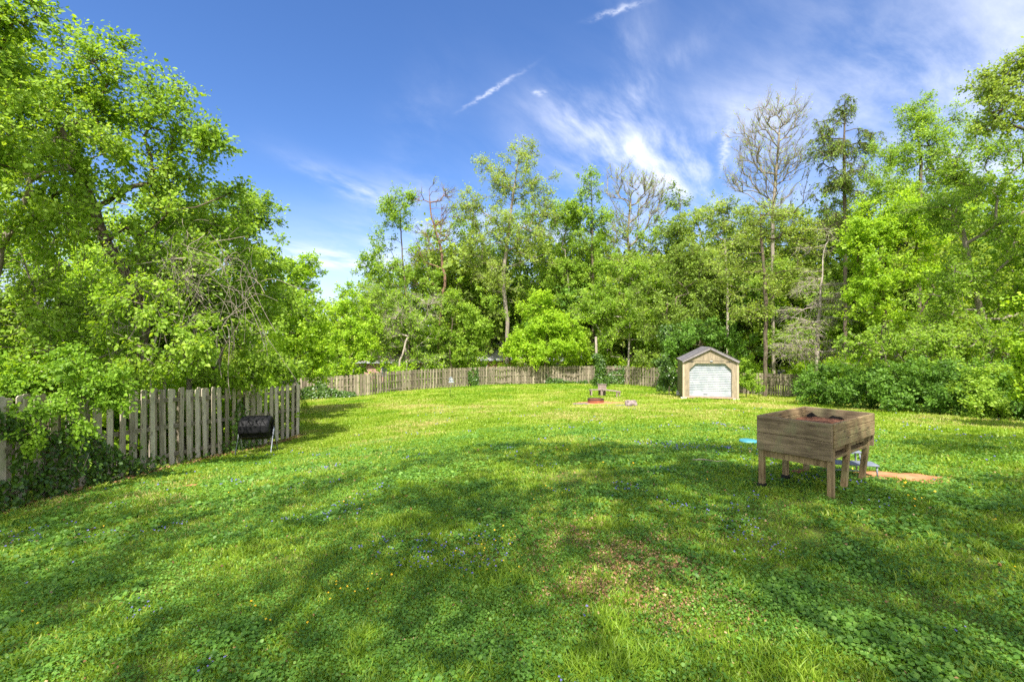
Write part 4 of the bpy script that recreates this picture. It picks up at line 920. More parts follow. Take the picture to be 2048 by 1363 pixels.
# ------------------------------------------------------------------ shed
def shed():
    A = P(1365, 792, 28.4); ang = -R(15); Wd, Dp = 3.05, 4.0; ang_c = ang
    z = float(min(H(A[0], A[1]), H(A[0]+2.9, A[1]-.8)))
    root = empty('garden_shed', (A[0], A[1], z), ang, label='small tan wooden shed with a white roll up door and grey shingled gable roof', cat='shed')
    wall = M['shed_wall']; hw = 2.22; rise = .78; t = .05; x0, x1 = .0, Wd
    cx = Wd/2; ow = 2.28; ox0, ox1 = cx-ow/2-.0, cx+ow/2; oh = 1.92; ch = .36; b0 = .16
    f = MB()      # front wall round the chamfered opening, a ring of flat pieces butted together
    def fp(poly): f.prism(poly, (0, 0, 0), (1, 0, 0), (0, 0, 1), (0, 1, 0), t)
    fp([(0, .10), (ox0, .10), (ox0, hw), (0, hw)]); fp([(ox1, .10), (Wd, .10), (Wd, hw), (ox1, hw)])
    fp([(ox0, b0+oh), (ox1, b0+oh), (ox1, hw), (ox0, hw)])
    fp([(ox0, b0+oh-ch), (ox0+ch, b0+oh), (ox0, b0+oh)]); fp([(ox1-ch, b0+oh), (ox1, b0+oh-ch), (ox1, b0+oh)])
    f.build('front_wall', wall, root)
    g_ = MB(); g_.prism([(0, hw+.012), (Wd, hw+.012), (cx, hw+rise)], (0, -.012, 0), (1, 0, 0), (0, 0, 1), (0, 1, 0), t+.012); g_.build('gable', wall, root)
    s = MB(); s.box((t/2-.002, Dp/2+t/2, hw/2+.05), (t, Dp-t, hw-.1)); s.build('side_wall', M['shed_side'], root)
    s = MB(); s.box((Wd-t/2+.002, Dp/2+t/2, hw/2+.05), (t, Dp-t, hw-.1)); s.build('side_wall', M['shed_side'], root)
    s = MB(); s.prism([(0.05, .1), (Wd-.05, .1), (Wd-.05, hw), (cx, hw+rise-.04), (.05, hw)], (0, Dp, 0), (1, 0, 0), (0, 0, 1), (0, 1, 0), t); s.build('back_wall', wall, root)
    # corner trim, left strip of lap boards
    c = MB()
    for xx in (.06, Wd-.06): c.box((xx, -.012, hw/2+.05), (.10, .022, hw-.12))
    for xx in (.30, Wd-.28): c.box((xx, -.004, hw/2+.05), (.012, .010, hw-.12))
    c.build('corner_trim', M['shed_trim'], root)
    # roller door with ribs
    d = MB(); n = 17; dh = oh+.05; prof = []
    for k in range(n*4+1):
        zz = b0+.24+k/(n*4)*(dh-.24); prof.append((zz, (.014, .016, .014, -.016)[k % 4]))
    for (za, ya), (zb, yb) in zip(prof[:-1], prof[1:]):
        d.raw([(ox0-.03, .13-ya, za), (ox1+.03, .13-ya, za), (ox1+.03, .13-yb, zb), (ox0-.03, .13-yb, zb)], [(0, 1, 2, 3)])
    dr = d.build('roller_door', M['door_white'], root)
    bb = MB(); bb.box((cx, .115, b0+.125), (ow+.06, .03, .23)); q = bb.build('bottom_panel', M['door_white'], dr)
    hdl = MB(); hdl.box((cx-.25, .092, b0+.13), (.22, .02, .025)); hdl.build('handle', M['metal_dark'], dr)
    sl = MB(); sl.box((cx, .07, .115), (Wd-.1, .16, .085)); sl.build('sill', M['shed_floor'], root)
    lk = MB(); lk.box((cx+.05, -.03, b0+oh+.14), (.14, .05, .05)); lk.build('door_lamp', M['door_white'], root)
    for k, (xx, yy) in enumerate([(.08, .08), (Wd-.14, .08), (.08, Dp-.2), (Wd-.14, Dp-.2)]):
        bk = MB(); bk.box((xx, yy, -.10), (.34, .2, .38)); bk.build('foundation_block', M['block'], root)
    # roof: two shingled slabs, fascia on the front
    ov = .12; sl_len = math.hypot(cx, rise); ux, uz = cx/sl_len, rise/sl_len
    for sgn, nm in ((-1, 'roof_slope'), (1, 'roof_slope')):
        r = MB(); nrow = 14; L = sl_len+.05; n3 = Vector((sgn*uz, 0, ux)); dn = Vector((sgn*ux, 0, -uz)); top = Vector((cx, 0, hw+rise+.035))
        for k in range(nrow):
            a = top+dn*(k*L/nrow); b_ = top+dn*((k+1)*L/nrow+.015)
            th = .022
            V = []
            for yy in (-ov, Dp+ov):
                for pt, lift in ((a, .0), (b_, .018), (b_, -.004), (a, -.022)):
                    q = pt+n3*lift; V.append((q.x, yy, q.z))
            r.raw(V, [(0, 1, 5, 4), (1, 2, 6, 5), (2, 3, 7, 6), (3, 0, 4, 7), (0, 3, 2, 1), (4, 5, 6, 7)])
        ro = r.build(nm, M['shingle'], root)
        fa = MB(); a = top-n3*.075; fa.beam((a.x, -ov+.015, a.z), (a.x+dn.x*L, -ov+.015, a.z+dn.z*L), .03, .10, up=(0, 1, 0) if False else (0, 0, 1)); fa.build('fascia', M['fascia'], ro)
    vt = MB()
    for xx in (cx-1.05, cx+1.0): vt = MB(); vt.box((xx, -.015, b0+oh+.10), (.28, .02, .03)); vt.build('vent_slot', M['metal_dark'], root)
    pass
M['shed_wall'] = wood_mat('tan_plywood_siding', (.20, .16, .11), (.37, .295, .205), (.45, .37, .265), moss=(.15, .135, .095), knots=False, bstr=.12)
M['shed_trim'] = simple_mat('tan_trim_paint', (.37, .29, .20), (.46, .37, .26), .8, .2)
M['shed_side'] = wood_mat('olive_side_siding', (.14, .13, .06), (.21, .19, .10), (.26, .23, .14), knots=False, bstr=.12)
M['door_white'] = simple_mat('white_painted_steel', (.24, .27, .30), (.43, .44, .46), .5, .3, nscale=2.5, bstr=.02)  # darker grey-blue mottling paints dappled twig shadow into the door colour
M['metal_dark'] = simple_mat('dark_metal', (.03, .03, .03), (.06, .06, .06), .5, .5)
M['shed_floor'] = simple_mat('pinkish_sill_wood', (.30, .20, .15), (.42, .30, .24), .9, .2)
M['block'] = simple_mat('concrete_block', (.42, .40, .37), (.60, .57, .53), .95, .1, nscale=14)
M['fascia'] = simple_mat('grey_fascia_board', (.17, .15, .155), (.27, .24, .25), .8, .2)
def shingle_mat():
    m_, g = new_mat('grey_asphalt_shingles'); tc = g.node('ShaderNodeTexCoord'); br = g.node('ShaderNodeTexBrick')
    mp = g.node('ShaderNodeMapping'); g.put(mp.inputs[0], tc.outputs['Object']); mp.inputs['Rotation'].default_value = (0, 0, R(90)); mp.inputs['Scale'].default_value = (1, 1, 1)
    g.put(br.inputs[0], mp.outputs[0]); br.inputs['Scale'].default_value = 3.3; br.inputs['Mortar Size'].default_value = .02
    br.inputs['Color1'].default_value = (.10, .095, .105, 1); br.inputs['Color2'].default_value = (.21, .195, .20, 1); br.inputs['Mortar'].default_value = (.04, .04, .04, 1)
    n = g.noise(tc.outputs['Object'], 60, 3, .7); col = g.mix(.4, br.outputs[0], g.ramp(n, [(.3, (.07, .065, .07)), (.7, (.3, .28, .28))]))
    b = princ(g, col, .95, .1, bump=n, bstr=.5); g.l.new(b.outputs[0], g.out.inputs[0]); return m_
M['shingle'] = shingle_mat()
shed()

# ------------------------------------------------------------------ raised planter box
def planter():
    ax, ay = 3.44, 5.19; rot = math.atan2(.607, .795)
    Lx, Ly = 1.30, .80; top = .81
    root = empty('raised_planter_box', (ax, ay, 0), rot, label='waist high stained wooden planter box on legs filled with red brown soil', cat='planter')
    t = .034; M_ = M['planter']
    def board(c, size, nm='side_board', mat=M_, ang=None):
        mb = MB(); mb.box(c, size, ang); return mb.build(nm, mat, root, bevel=.006)
    # local frame: x runs along the long right-hand side, y along the front side facing left
    zt = top
    # short front end (at x=0, spans y) : two wide boards
    for k in range(2): board((-.0, Ly/2, zt-.1015-k*.2045), (t, Ly, .2018), 'end_board', M['planter_y'])
    # far end
    for k in range(2): board((Lx, Ly/2, zt-.1015-k*.2045), (t, Ly, .2018), 'end_board', M['planter_y'])
    # long sides: y=0 (right side, three narrow boards) and y=Ly
    for k in range(3): board((Lx/2, 0-.0, zt-.0435-k*.0885), (Lx-t-.004, t, .0862))
    for k in range(3): board((Lx/2, Ly-t/2, zt-.0435-k*.0885), (Lx-t-.004, t, .0862))
    # floor and soil
    mb = MB(); mb.box((Lx/2, Ly/2, zt-.40), (Lx-.08, Ly-.08, .03)); mb.build('floor', M['planter'], root)
    n = 34; xs = np.linspace(.03, Lx-.03, n); ys = np.linspace(.03, Ly-.05, n); X, Y = np.meshgrid(xs, ys)
    Z = zt-.135+.05*np.exp(-(((X-Lx*.55)/.42)**2+((Y-Ly*.45)/.26)**2))+(fnoise(X, Y, .09, 9)-.5)*.05+(vnoise(X, Y, .03, 19)-.5)*.02
    V = np.stack((X, Y, Z), -1).reshape(-1, 3); i = (np.arange(n-1)[:, None]*n+np.arange(n-1)[None]).ravel()
    me = bpy.data.meshes.new('soil'); me.from_pydata([tuple(v) for v in V], [], [tuple(f) for f in np.stack((i, i+1, i+n+1, i+n), -1)]); me.materials.append(M['soil'])
    o = bpy.data.objects.new('soil', me); COL.objects.link(o); o.parent = root
    # dark liner edge waving above the soil along the far sides
    ln = MB(); 
    path = [(Lx-.045, y) for y in np.linspace(.06, Ly-.06, 34)]
    prev = None
    for k, (x, y) in enumerate(path):
        z1 = zt-.105+.028*math.sin(k*.45+.6)+.010*math.sin(k*1.1); x2 = x-.012*abs(math.sin(k*.6))
        cur = ((x, y, zt-.16), (x2, y, z1), (x2+.006, y, z1), (x+.006, y, zt-.16))
        if prev: ln.raw(list(prev)+list(cur), [(0, 1, 5, 4), (1, 2, 6, 5), (2, 3, 7, 6)])
        prev = cur
    ln.build('liner', M['liner'], root)
    # legs: (x, y, ground z, lean x, lean y)
    legs = [(.045, .03, -.045, 0, 0), (.045, Ly-.035, -.065, 0, 0), (.60, .055, .0, -.03, .03), (Lx-.06, .05, .03, -.05, .05), (.62, Ly-.06, -.06, 0, 0), (Lx-.06, Ly-.06, -.05, 0, 0)]
    legs = [(x, y, float(H(*(np.array((ax, ay))+np.array((x*math.cos(rot)-y*math.sin(rot), x*math.sin(rot)+y*math.cos(rot))))))-.03 + dz*0, lx, ly) for x, y, dz, lx, ly in legs]
    for k, (x, y, zg, lx, ly) in enumerate(legs):
        sole = zg+(.045 if k in (1, 4) else 0)
        mb = MB(); mb.beam((x+lx, y+ly, sole), (x, y, zt-.27), .060, .062, up=(1, 0, 0)); lg = mb.build('leg', M['planter_leg'], root, bevel=.003)
        if k in (1, 4):
            mb = MB(); mb.box((x+lx, y+ly, sole+.03), (.078, .078, .055)); mb.build('foot_wrap', M['liner'], lg)
    for a, b in (((.06, 0.06, zt-.45), (.06, Ly-.06, zt-.45)), ((.60, .07, zt-.40), (.60, Ly-.07, zt-.40)), ((Lx-.08, .07, zt-.33), (Lx-.08, Ly-.07, zt-.33)), ((.06, .085, zt-.30), (Lx-.06, .085, zt-.30))):
        mb = MB(); mb.beam(a, b, .034, .085); mb.build('brace', M['planter_leg'], root)
    # screw heads
    sc = MB()
    for y in (.04, Ly-.04):
        for z in (zt-.04, zt-.165, zt-.25, zt-.37): sc.tube([(-.018, y, z), (-.0215, y, z)], .0055, 8)
    
    return root, rot, legs, (ax, ay)
M['planter_y'] = wood_mat('stained_planter_end_boards', (.12, .085, .05), (.32, .235, .14), (.46, .35, .21), moss=(.21, .195, .10), axis='Y', scale=1.6, bstr=.35)
M['soil'] = simple_mat('red_brown_bark_soil', (.07, .028, .018), (.26, .12, .07), .95, .1, nscale=45, bstr=1.0, detail=8)
M['liner'] = simple_mat('black_liner_cloth', (.012, .012, .012), (.03, .028, .025), .8, .2)
M['brick'] = simple_mat('red_brick', (.22, .06, .04), (.36, .12, .08), .9, .2, nscale=20, bstr=.5)
pl_root, prot, plegs, (pax, pay) = planter()
def loc2w(x, y): return pax+x*math.cos(prot)-y*math.sin(prot), pay+x*math.sin(prot)+y*math.cos(prot)
for k, lb in ((1, 'red brick under the front left leg of the planter'), (4, 'red brick under the middle left leg of the planter')):
    x, y = loc2w(plegs[k][0]+plegs[k][3], plegs[k][1]+plegs[k][4]); zg = plegs[k][2]+.03
    mb = MB(); mb.box((0, 0, 0), (.20, .095, .057)); o = mb.build('brick', M['brick'], None, bevel=.005); o.location = (x, y, zg-.013); o.rotation_euler = (0, 0, .15-k*.1); tag(o, lb, 'brick', 'bricks under the planter legs')
x, y = P(1597, 932, 6.5)[:2]; mb = MB(); mb.box((0, 0, 0), (.20, .095, .057)); o = mb.build('brick', M['brick'], None, bevel=.005); o.location = (x, y, float(H(x, y))+.02); o.rotation_euler = (0, 0, .5); tag(o, 'red brick lying on the grass under the back of the planter', 'brick', 'bricks under the planter legs')

# ------------------------------------------------------------------ metal step stool behind the planter
def stool():
    x, y, _ = P(1694, 930, 6.42); z = float(H(x, y)); root = empty('step_stool', (x, y, z), R(-14), label='grey metal two step stool on the clay behind the planter', cat='step stool')
    m = M['steel_grey']
    lo, hi = .17, .285
    mb = MB(); mb.box((.02, -.02, lo), (.60, .22, .022)); mb.build('tread', m, root, bevel=.004)
    mb = MB(); mb.box((.05, .20, hi), (.34, .20, .022)); mb.build('tread', m, root, bevel=.004)
    for (a, b) in [((-.27, -.10, 0), (-.26, -.10, lo)), ((.31, -.10, 0), (.30, -.10, lo)), ((-.12, .28, 0), (-.11, .28, hi)), ((.23, .30, 0), (.20, .28, hi)), ((.20, .10, lo), (.19, .12, hi)), ((-.10, .10, lo), (-.10, .12, hi))]:
        mb = MB(); mb.tube([a, b], .011, 8); mb.build('leg', m, root, smooth=True)
    mb = MB(); mb.tube([(-.26, -.10, .09), (.10, -.10, .09)], .008, 8); mb.tube([(-.22, .28, .12), (.11, .28, .12)], .008, 8); mb.build('crossbar', m, root)
M['steel_grey'] = simple_mat('blue_grey_painted_steel', (.13, .15, .19), (.20, .22, .27), .55, .5)
stool()
# blue lid in the grass
x, y = 4.52, 9.25; mb = MB(); n = 40
pr = [(.0, .035), (.13, .035), (.155, .028), (.165, .006), (.165, 0), (.155, 0), (.145, .02), (0, .025)]
V = []; Fc = []
for i in range(n):
    a = 2*math.pi*i/n
    for r, z in pr: V.append((r*math.cos(a), r*math.sin(a), z))
for i in range(n):
    j = (i+1) % n
    for k in range(len(pr)-1): Fc.append((i*8+k, j*8+k, j*8+k+1, i*8+k+1))
mb.raw(V, Fc); o = mb.build('plastic_lid', simple_mat('turquoise_plastic', (.045, .20, .25), (.06, .25, .30), .5, .4), None, smooth=True); o.location = (x, y, float(H(x, y))+.04); tag(o, 'round turquoise plastic lid lying on the lawn left of the planter', 'lid')

# ------------------------------------------------------------------ compost tumbler
def tumbler():
    x, y = -7.03, 13.32; z = float(H(x, y)); root = empty('compost_tumbler', (x, y, z), R(10), label='black slotted plastic compost drum on grey tube legs beside the near fence', cat='compost bin')
    r = .315; L = .78; zc = .71; n = 12; mb = MB(); V = []; Fc = []
    ring = [(-L/2, r*.90), (-L/2+.05, r), (L/2-.05, r), (L/2, r*.90)]
    for (xx, rr) in ring:
        for k in range(n): a = 2*math.pi*(k+.5)/n; V.append((xx, rr*math.cos(a), zc+rr*math.sin(a)))
    for q in range(3):
        for k in range(n): Fc.append((q*n+k, q*n+(k+1) % n, (q+1)*n+(k+1) % n, (q+1)*n+k))
    Fc += [tuple(range(n-1, -1, -1)), tuple(3*n+k for k in range(n))]
    mb.raw(V, Fc); body = mb.build('drum', M['black_plastic'], root, bevel=.012)
    ap = r*math.cos(math.pi/n)
    # diagonal slots and small tabs on the panels that face up and out
    for k in range(0, n, 2):
        a = 2*math.pi*(k+1)/n; no = Vector((0, math.cos(a), math.sin(a))); ta = Vector((0, -math.sin(a), math.cos(a)))
        sl = MB()
        for q in range(4):
            c = Vector((-.27+q*.18, 0, zc))+no*(ap+.001)
            d = (Vector((1, 0, 0))*.045+ta*.058*(1 if math.cos(a) < .3 else -1)); sl = MB(); sl.beam(c-d, c+d, .022, .012, up=no); sl.build('slot', M['black_matt'], body)

        rb = MB()
        for q in range(2):
            c = Vector((0, 0, zc))+no*(ap+.004)+ta*(.072*(1 if q else -1)); rb.beam(c-Vector((L/2-.06, 0, 0)), c+Vector((L/2-.06, 0, 0)), .014, .010, up=no)
        rb.build('rib', M['black_plastic'], body)
    # end wheel ribs and axle
    for s in (-1, 1):
        e = MB()
        for k in range(8):
            a = 2*math.pi*k/8; e.beam((s*(L/2+.006), .06*math.cos(a), zc+.06*math.sin(a)), (s*(L/2+.006), .25*math.cos(a), zc+.25*math.sin(a)), .02, .018, up=(1, 0, 0))
        e.tube([(s*(L/2), 0, zc), (s*(L/2+.05), 0, zc)], .05, 14); e.build('end_hub', M['black_matt'], body)
    # A-frame legs
    for s in (-1, 1):
        for t_ in (-1, 1):
            lg = MB(); zf = float(H(x+s*.42, y+t_*.30))-z
            lg.tube([(s*(L/2+.045), 0, zc+.02), (s*(L/2+.05), t_*.10, zc-.25), (s*(L/2+.06), t_*.29, .04+zf), (s*(L/2+.06)+.02, t_*.32, .012+zf)], .014, 8); lg.build('leg', M['galv'], root, smooth=True)
        cb = MB(); cb.tube([(s*(L/2+.045), -.03, zc+.03), (s*(L/2+.045), .03, zc+.03)], .018, 8); cb.build('leg_cap', M['black_matt'], root)
M['black_plastic'] = simple_mat('black_plastic', (.006, .006, .007), (.010, .010, .012), .62, .2, nscale=3, bstr=.03)
M['black_matt'] = simple_mat('matt_black', (.004, .004, .004), (.007, .007, .007), .9, .1)
M['galv'] = simple_mat('galvanised_tube', (.17, .18, .21), (.26, .28, .31), .5, .4, metal=.3)
tumbler()

# ------------------------------------------------------------------ fire ring, bench, boulder, birdhouse
def fire_ring():
    x, y = P(1191.5, 806, 26.6)[:2]; z = float(H(x, y)); root = empty('fire_ring', (x, y, z), 0, label='low rusty steel fire ring standing on bare orange clay', cat='fire pit')
    def band(nm, r0, r1, z0, z1, m, par):
        n = 48; V = []; Fc = []
        for i in range(n):
            a = 2*math.pi*i/n; w = 1+.006*math.sin(3*a)
            for r, zz in ((r1, z0), (r1, z1), (r0, z1), (r0, z0)): V.append((r*w*math.cos(a), r*w*math.sin(a), zz))
        for i in range(n):
            j = (i+1) % n
            for k in range(4): Fc.append((i*4+k, j*4+k, j*4+(k+1) % 4, i*4+(k+1) % 4))
        mb = MB(); mb.raw(V, Fc); return mb.build(nm, m, par, smooth=False)
    b = band('ring_wall', .43, .445, -.03, .19, M['rust'], root)
    band('rim', .425, .460, .18, .215, M['metal_dark'], root)
    mb = MB(); mb.tube([(0, 0, .0), (0, 0, .05)], .42, 30); mb.build('ash_bed', M['ash'], root)
M['rust'] = simple_mat('rusted_steel', (.17, .05, .03), (.32, .11, .06), .85, .2, nscale=7, bstr=.2)
fire_ring()
def bench():
    x, y = P(1206, 792, 32.2)[:2]; z = float(H(x, y)); root = empty('corner_bench', (x, y, z), 0, label='weathered L shaped plank bench with a boxy back behind the fire ring', cat='bench')
    w = M['bench_wood']; C = Vector((.0, .25, 0)); A = Vector((-.86, .12, 0)); B = Vector((.86, -.95, 0)); sh = .40
    for nm, a, b in (('seat', C, A), ('seat', C, B)):
        d = (b-a).normalized(); s = Vector((-d.y, d.x, 0))
        mb = MB()
        for k in (-1, 0, 1): mb.beam(a+s*k*.125+Vector((0, 0, sh)), b+s*k*.125+Vector((0, 0, sh)), .118, .038)
        st = mb.build(nm, w, root, bevel=.004)
        mb = MB(); e = b-d*.02; mb.beam(e-s*.18+Vector((0, 0, sh-.06)), e+s*.18+Vector((0, 0, sh-.06)), .03, .07); mb.build('apron', w, st)
        for q, f in ((b-d*.08, 1), (a+d*.12, 0)):
            for k in (-1, 1):
                lg = MB(); lg.beam(q+s*k*.14+Vector((0, 0, -.06)), q+s*k*.12+Vector((0, 0, sh-.02)), .08, .08, up=(1, 0, 0)); lg.build('leg', w, root)
    bk = MB(); dd = Vector((1, -.12, 0)).normalized()
    for k in range(5):
        c = Vector((.02, .42, 0))+dd*(k-2)*.112; bk.box((c.x, c.y, sh+.17), (.106, .028, .34), Matrix.Rotation(-.12, 3, 'Z'))
    o = bk.build('backrest', w, root, bevel=.003)
    tp = MB(); c = Vector((.02, .42, 0)); tp.box((c.x, c.y-.0, sh+.355), (.60, .09, .03), Matrix.Rotation(-.12, 3, 'Z')); tp.build('top_cap', w, o)
    bx = MB(); bx.box((.02, .44, sh/2-.03), (.5, .05, sh-.06), Matrix.Rotation(-.12, 3, 'Z')); bx.build('back_panel', w, root)
M['bench_wood'] = wood_mat('weathered_mauve_planks', (.16, .12, .10), (.34, .26, .23), (.48, .38, .34), axis='X', knots=False)
bench()
def boulder():
    x, y = P(1262, 812, 24.7)[:2]; z = float(H(x, y)); import bmesh
    bm = bmesh.new(); bmesh.ops.create_icosphere(bm, subdivisions=4, radius=1)
    for v in bm.verts:
        p = v.co.copy(); n = mnoise.noise(p*1.3+Vector((3, 1, 7)))*.30+mnoise.noise(p*3.1)*.12+mnoise.noise(p*8)*.04
        q = p*(1+n); q.z = max(-.5, min(q.z, .62+.10*mnoise.noise(p*2))) ; q.x = max(-.92, min(.9, q.x)); v.co = Vector((q.x*.33, q.y*.26, q.z*.27+.10))
    me = bpy.data.meshes.new('boulder'); bm.to_mesh(me); bm.free(); me.materials.append(M['rock']); me.polygons.foreach_set('use_smooth', [True]*len(me.polygons))
    o = bpy.data.objects.new('boulder', me); COL.objects.link(o); o.location = (x, y, z); tag(o, 'pinkish grey boulder lying on the lawn right of the fire ring', 'rock')
M['rock'] = simple_mat('pink_grey_granite', (.10, .08, .08), (.36, .28, .27), .95, .1, nscale=6, bstr=.7, detail=9)
boulder()
def birdhouse():
    x, y = P(900.5, 795, 33.2)[:2]; z = float(H(x, y)); root = empty('birdhouse_on_pole', (x, y, z), R(14), label='tiny white birdhouse with a grey roof on a thin dark pole', cat='birdhouse')
    mb = MB(); mb.tube([(0, 0, -.05), (0, 0, 1.10)], .012, 8); mb.build('pole', M['metal_dark'], root, smooth=True)
    w, d = .25, .24; zb = 1.06
    b = MB()
    b.box((.06, 0, zb+.015), (w+.12, d+.14, .03)); b.build('base_board', M['door_white'], root)
    b = MB(); b.prism([(-w/2, 0), (w/2, 0), (w/2, .17), (0, .34), (-w/2, .17)], (.06, -d/2, zb+.03), (1, 0, 0), (0, 0, 1), (0, 1, 0), d); body = b.build('body', M['door_white'], root)
    h = MB()
    for q in (-.055, .055): h.prism([(-.022, 0), (.022, 0), (.022, .09), (0, .115), (-.022, .09)], (.06+q, -d/2-.004, zb+.07), (1, 0, 0), (0, 0, 1), (0, 1, 0), .006)
    h.build('opening', M['black_matt'], body)
    for s in (-1, 1):
        r = MB(); r.beam((.06, 0, zb+.385), (.06+s*.155, 0, zb+.215), d+.05, .016, up=(0, 0, 1)); r.build('roof_slope', M['roof_grey'], root)
M['roof_grey'] = simple_mat('grey_roof_paint', (.16, .17, .20), (.24, .25, .29), .7, .3)
birdhouse()

# fallen twigs on the lawn
def twigs(label, u, v, Y, seed, L=.35):
    x, y = P(u, v, Y)[:2]; rnd = np.random.RandomState(seed); z = float(H(x, y)); mb = MB()
    pts = [(-L/2, 0, .05), (-L/6, .03, .06), (L/6, -.01, .05), (L/2, .04, .06)]; mb.tube(pts, [.009, .008, .006, .003], 6)
    for k in range(4):
        a = (-L/3+k*L/5, .01, .055); b = (a[0]+rnd.uniform(-.05, .12), rnd.uniform(-.14, .14), .07); mb.tube([a, b], [.005, .002], 5)
    o = mb.build('fallen_twig', M['twig'], None); o.location = (x, y, z); o.rotation_euler = (0, 0, rnd.uniform(-.6, .3)); tag(o, label, 'twig')
twigs('forked dry twig lying on the shaded lawn left of the planter', 1420, 945, 7.2, 1, .5)
twigs('dry twig leaning at the foot of the near fence', 190, 968, 9.9, 2, .5)

# ------------------------------------------------------------------ houses glimpsed beyond the fence
def house(label, x, y, w, d, h, rise, rz, wallm, roofm, group='houses glimpsed beyond the far fence'):
    z = float(H(x, y)); root = empty('house', (x, y, z), rz, label=label, cat='house', group=group)
    mb = MB(); mb.box((0, 0, h/2-.2), (w, d, h+.4)); wl_ = mb.build('wall', wallm, root)
    g_ = MB(); g_.prism([(-d/2, 0), (d/2, 0), (0, rise)], (-w/2, 0, h+.003), (0, 1, 0), (0, 0, 1), (1, 0, 0), w); g_.build('gable_wall', wallm, root)
    for s in (-1, 1):
        r = MB(); o_ = .45; L = math.hypot(d/2, rise); k = (L+o_)/L; r.beam((0, 0, h+rise+.12), (0, s*d/2*k, h+rise-rise*k+.12), w+.9, .12, up=(0, 0, 1)); r.build('roof_slope', roofm, root)
        f = MB(); f.box((0, s*(d/2*k+.03), h+rise-rise*k+.06), (w+.9, .04, .2)); f.build('fascia', M['door_white'], root)
    for xx in (-w*.32, 0, w*.32):
        f = MB(); f.box((xx, -d/2-.03, h*.55), (1.2, .06, 1.2)); fr = f.build('window', M['door_white'], root)
        p = MB(); p.box((xx, -d/2-.065, h*.55), (1.05, .012, 1.05)); p.build('pane', M['glass_dark'], fr)
M['glass_dark'] = simple_mat('dark_window_glass', (.03, .04, .05), (.05, .06, .07), .08, .8, bstr=0)
M['siding'] = simple_mat('tan_orange_siding', (.42, .25, .12), (.52, .33, .18), .8, .2)
M['brickwall'] = simple_mat('pinkish_brick_wall', (.34, .20, .16), (.48, .30, .25), .9, .2, nscale=12)
M['roof_brown'] = simple_mat('brown_grey_shingles', (.20, .16, .15), (.36, .30, .28), .95, .1, nscale=18)
M['roof_pale'] = simple_mat('pale_grey_shingles', (.36, .34, .36), (.52, .50, .52), .95, .1, nscale=18)
house('low house with a brown grey roof glimpsed between trees left of the birdhouse', -15.5, 60.5, 10, 7, 2.6, 1.9, R(12), M['brickwall'], M['roof_brown'])
house('low house with pale grey roof and tan walls glimpsed behind the round maple', 1.5, 63.0, 15, 7, 2.6, 1.8, R(-6), M['siding'], M['roof_pale'])
def parked_car(label, x, y, rz, paint):
    z = float(H(x, y)); root = empty('parked_car', (x, y, z), rz, label=label, cat='car')
    side = [(-2.2, .35), (-2.22, .75), (-1.95, .95), (-1.35, 1.02), (-.75, 1.45), (.75, 1.48), (1.45, 1.02), (2.1, .88), (2.22, .6), (2.2, .35)]
    mb = MB(); mb.prism(side, (0, -.88, 0), (1, 0, 0), (0, 0, 1), (0, 1, 0), 1.76); mb.build('body', paint, root, bevel=.04)
    for s in (-1, 1):
        g_ = MB(); g_.prism([(-1.15, 1.04), (-.68, 1.38), (.68, 1.40), (1.18, 1.04)], (0, s*.885-.004, 0), (1, 0, 0), (0, 0, 1), (0, 1, 0), .008); g_.build('side_window', M['glass_dark'], root)
        for xx in (-1.4, 1.4):
            t_ = MB(); t_.tube([(xx, s*.78, .33), (xx, s*.92, .33)], .33, 20); w = t_.build('wheel', M['black_matt'], root)
            t_ = MB(); t_.tube([(xx, s*.90, .33), (xx, s*.935, .33)], .19, 16); t_.build('rim', M['galv'], w)
        hl = MB(); hl.box((2.2, s*.6, .68), (.06, .3, .14)); hl.build('headlight', M['door_white'], root)
parked_car('blue car parked beyond the far fence under the round maple', 4.2, 57.0, R(8), simple_mat('blue_car_paint', (.03, .12, .35), (.03, .13, .38), .25, .6, bstr=0))
# ------------------------------------------------------------------ grass, ground cover, flowers, leaf litter (nobody could count them)
def scatter(n, r0, r1, half, seed, k=1.0):
    rnd = np.random.RandomState(seed); t = rnd.uniform(-half, half, n); q = rnd.rand(n)**k; r = r0*(r1/r0)**q
    x = r*np.sin(t); y = r*np.cos(t); ok = inside_yard(x, y)
    for a, b, c, d, e, f in DIRT:
        dx, dy = x-a, y-b; ok &= ((dx/(c*.92))**2+(dy/(d*.92))**2 > .55+.9*rnd.rand(n))
    return x[ok], y[ok], r[ok], rnd
def brown(x, y):          # the worn brownish patch in the foreground
    u, v = uvd(x, y); return np.exp(-(((u-1230)/190)**2+((v-1130)/85)**2))*np.clip(fnoise(x, y, .3, 44)*3-1, 0, 1)+.8*np.exp(-(((u-1340)/130)**2+((v-1210)/50)**2))*np.clip(fnoise(x, y, .2, 45)*3-1.1, 0, 1)
M['blade'] = leaf_mat('grass_blades', (.125, .22, .02), (.245, .38, .03), (.48, .52, .10), trans=.45, rough=.45, spec=.3)
M['far_grass'] = leaf_mat('sunny_lawn_blades', (.14, .27, .012), (.28, .385, .03), (.50, .445, .18), trans=.45, rough=.5, spec=.2)
M['cover_leaf'] = leaf_mat('violet_and_clover_leaves', (.07, .165, .026), (.14, .29, .036), (.26, .43, .07), trans=.4, rough=.5, spec=.35)
M['litter'] = leaf_mat('dead_leaf_litter', (.14, .075, .04), (.30, .16, .08), (.46, .32, .17), trans=.1, rough=.8, spec=.1)
M['petal'] = leaf_mat('violet_blue_petals', (.10, .09, .34), (.16, .15, .46), (.30, .28, .62), trans=.3)
M['petal_y'] = leaf_mat('yellow_petals', (.75, .42, .02), (.85, .55, .02), (.9, .65, .05), trans=.2)
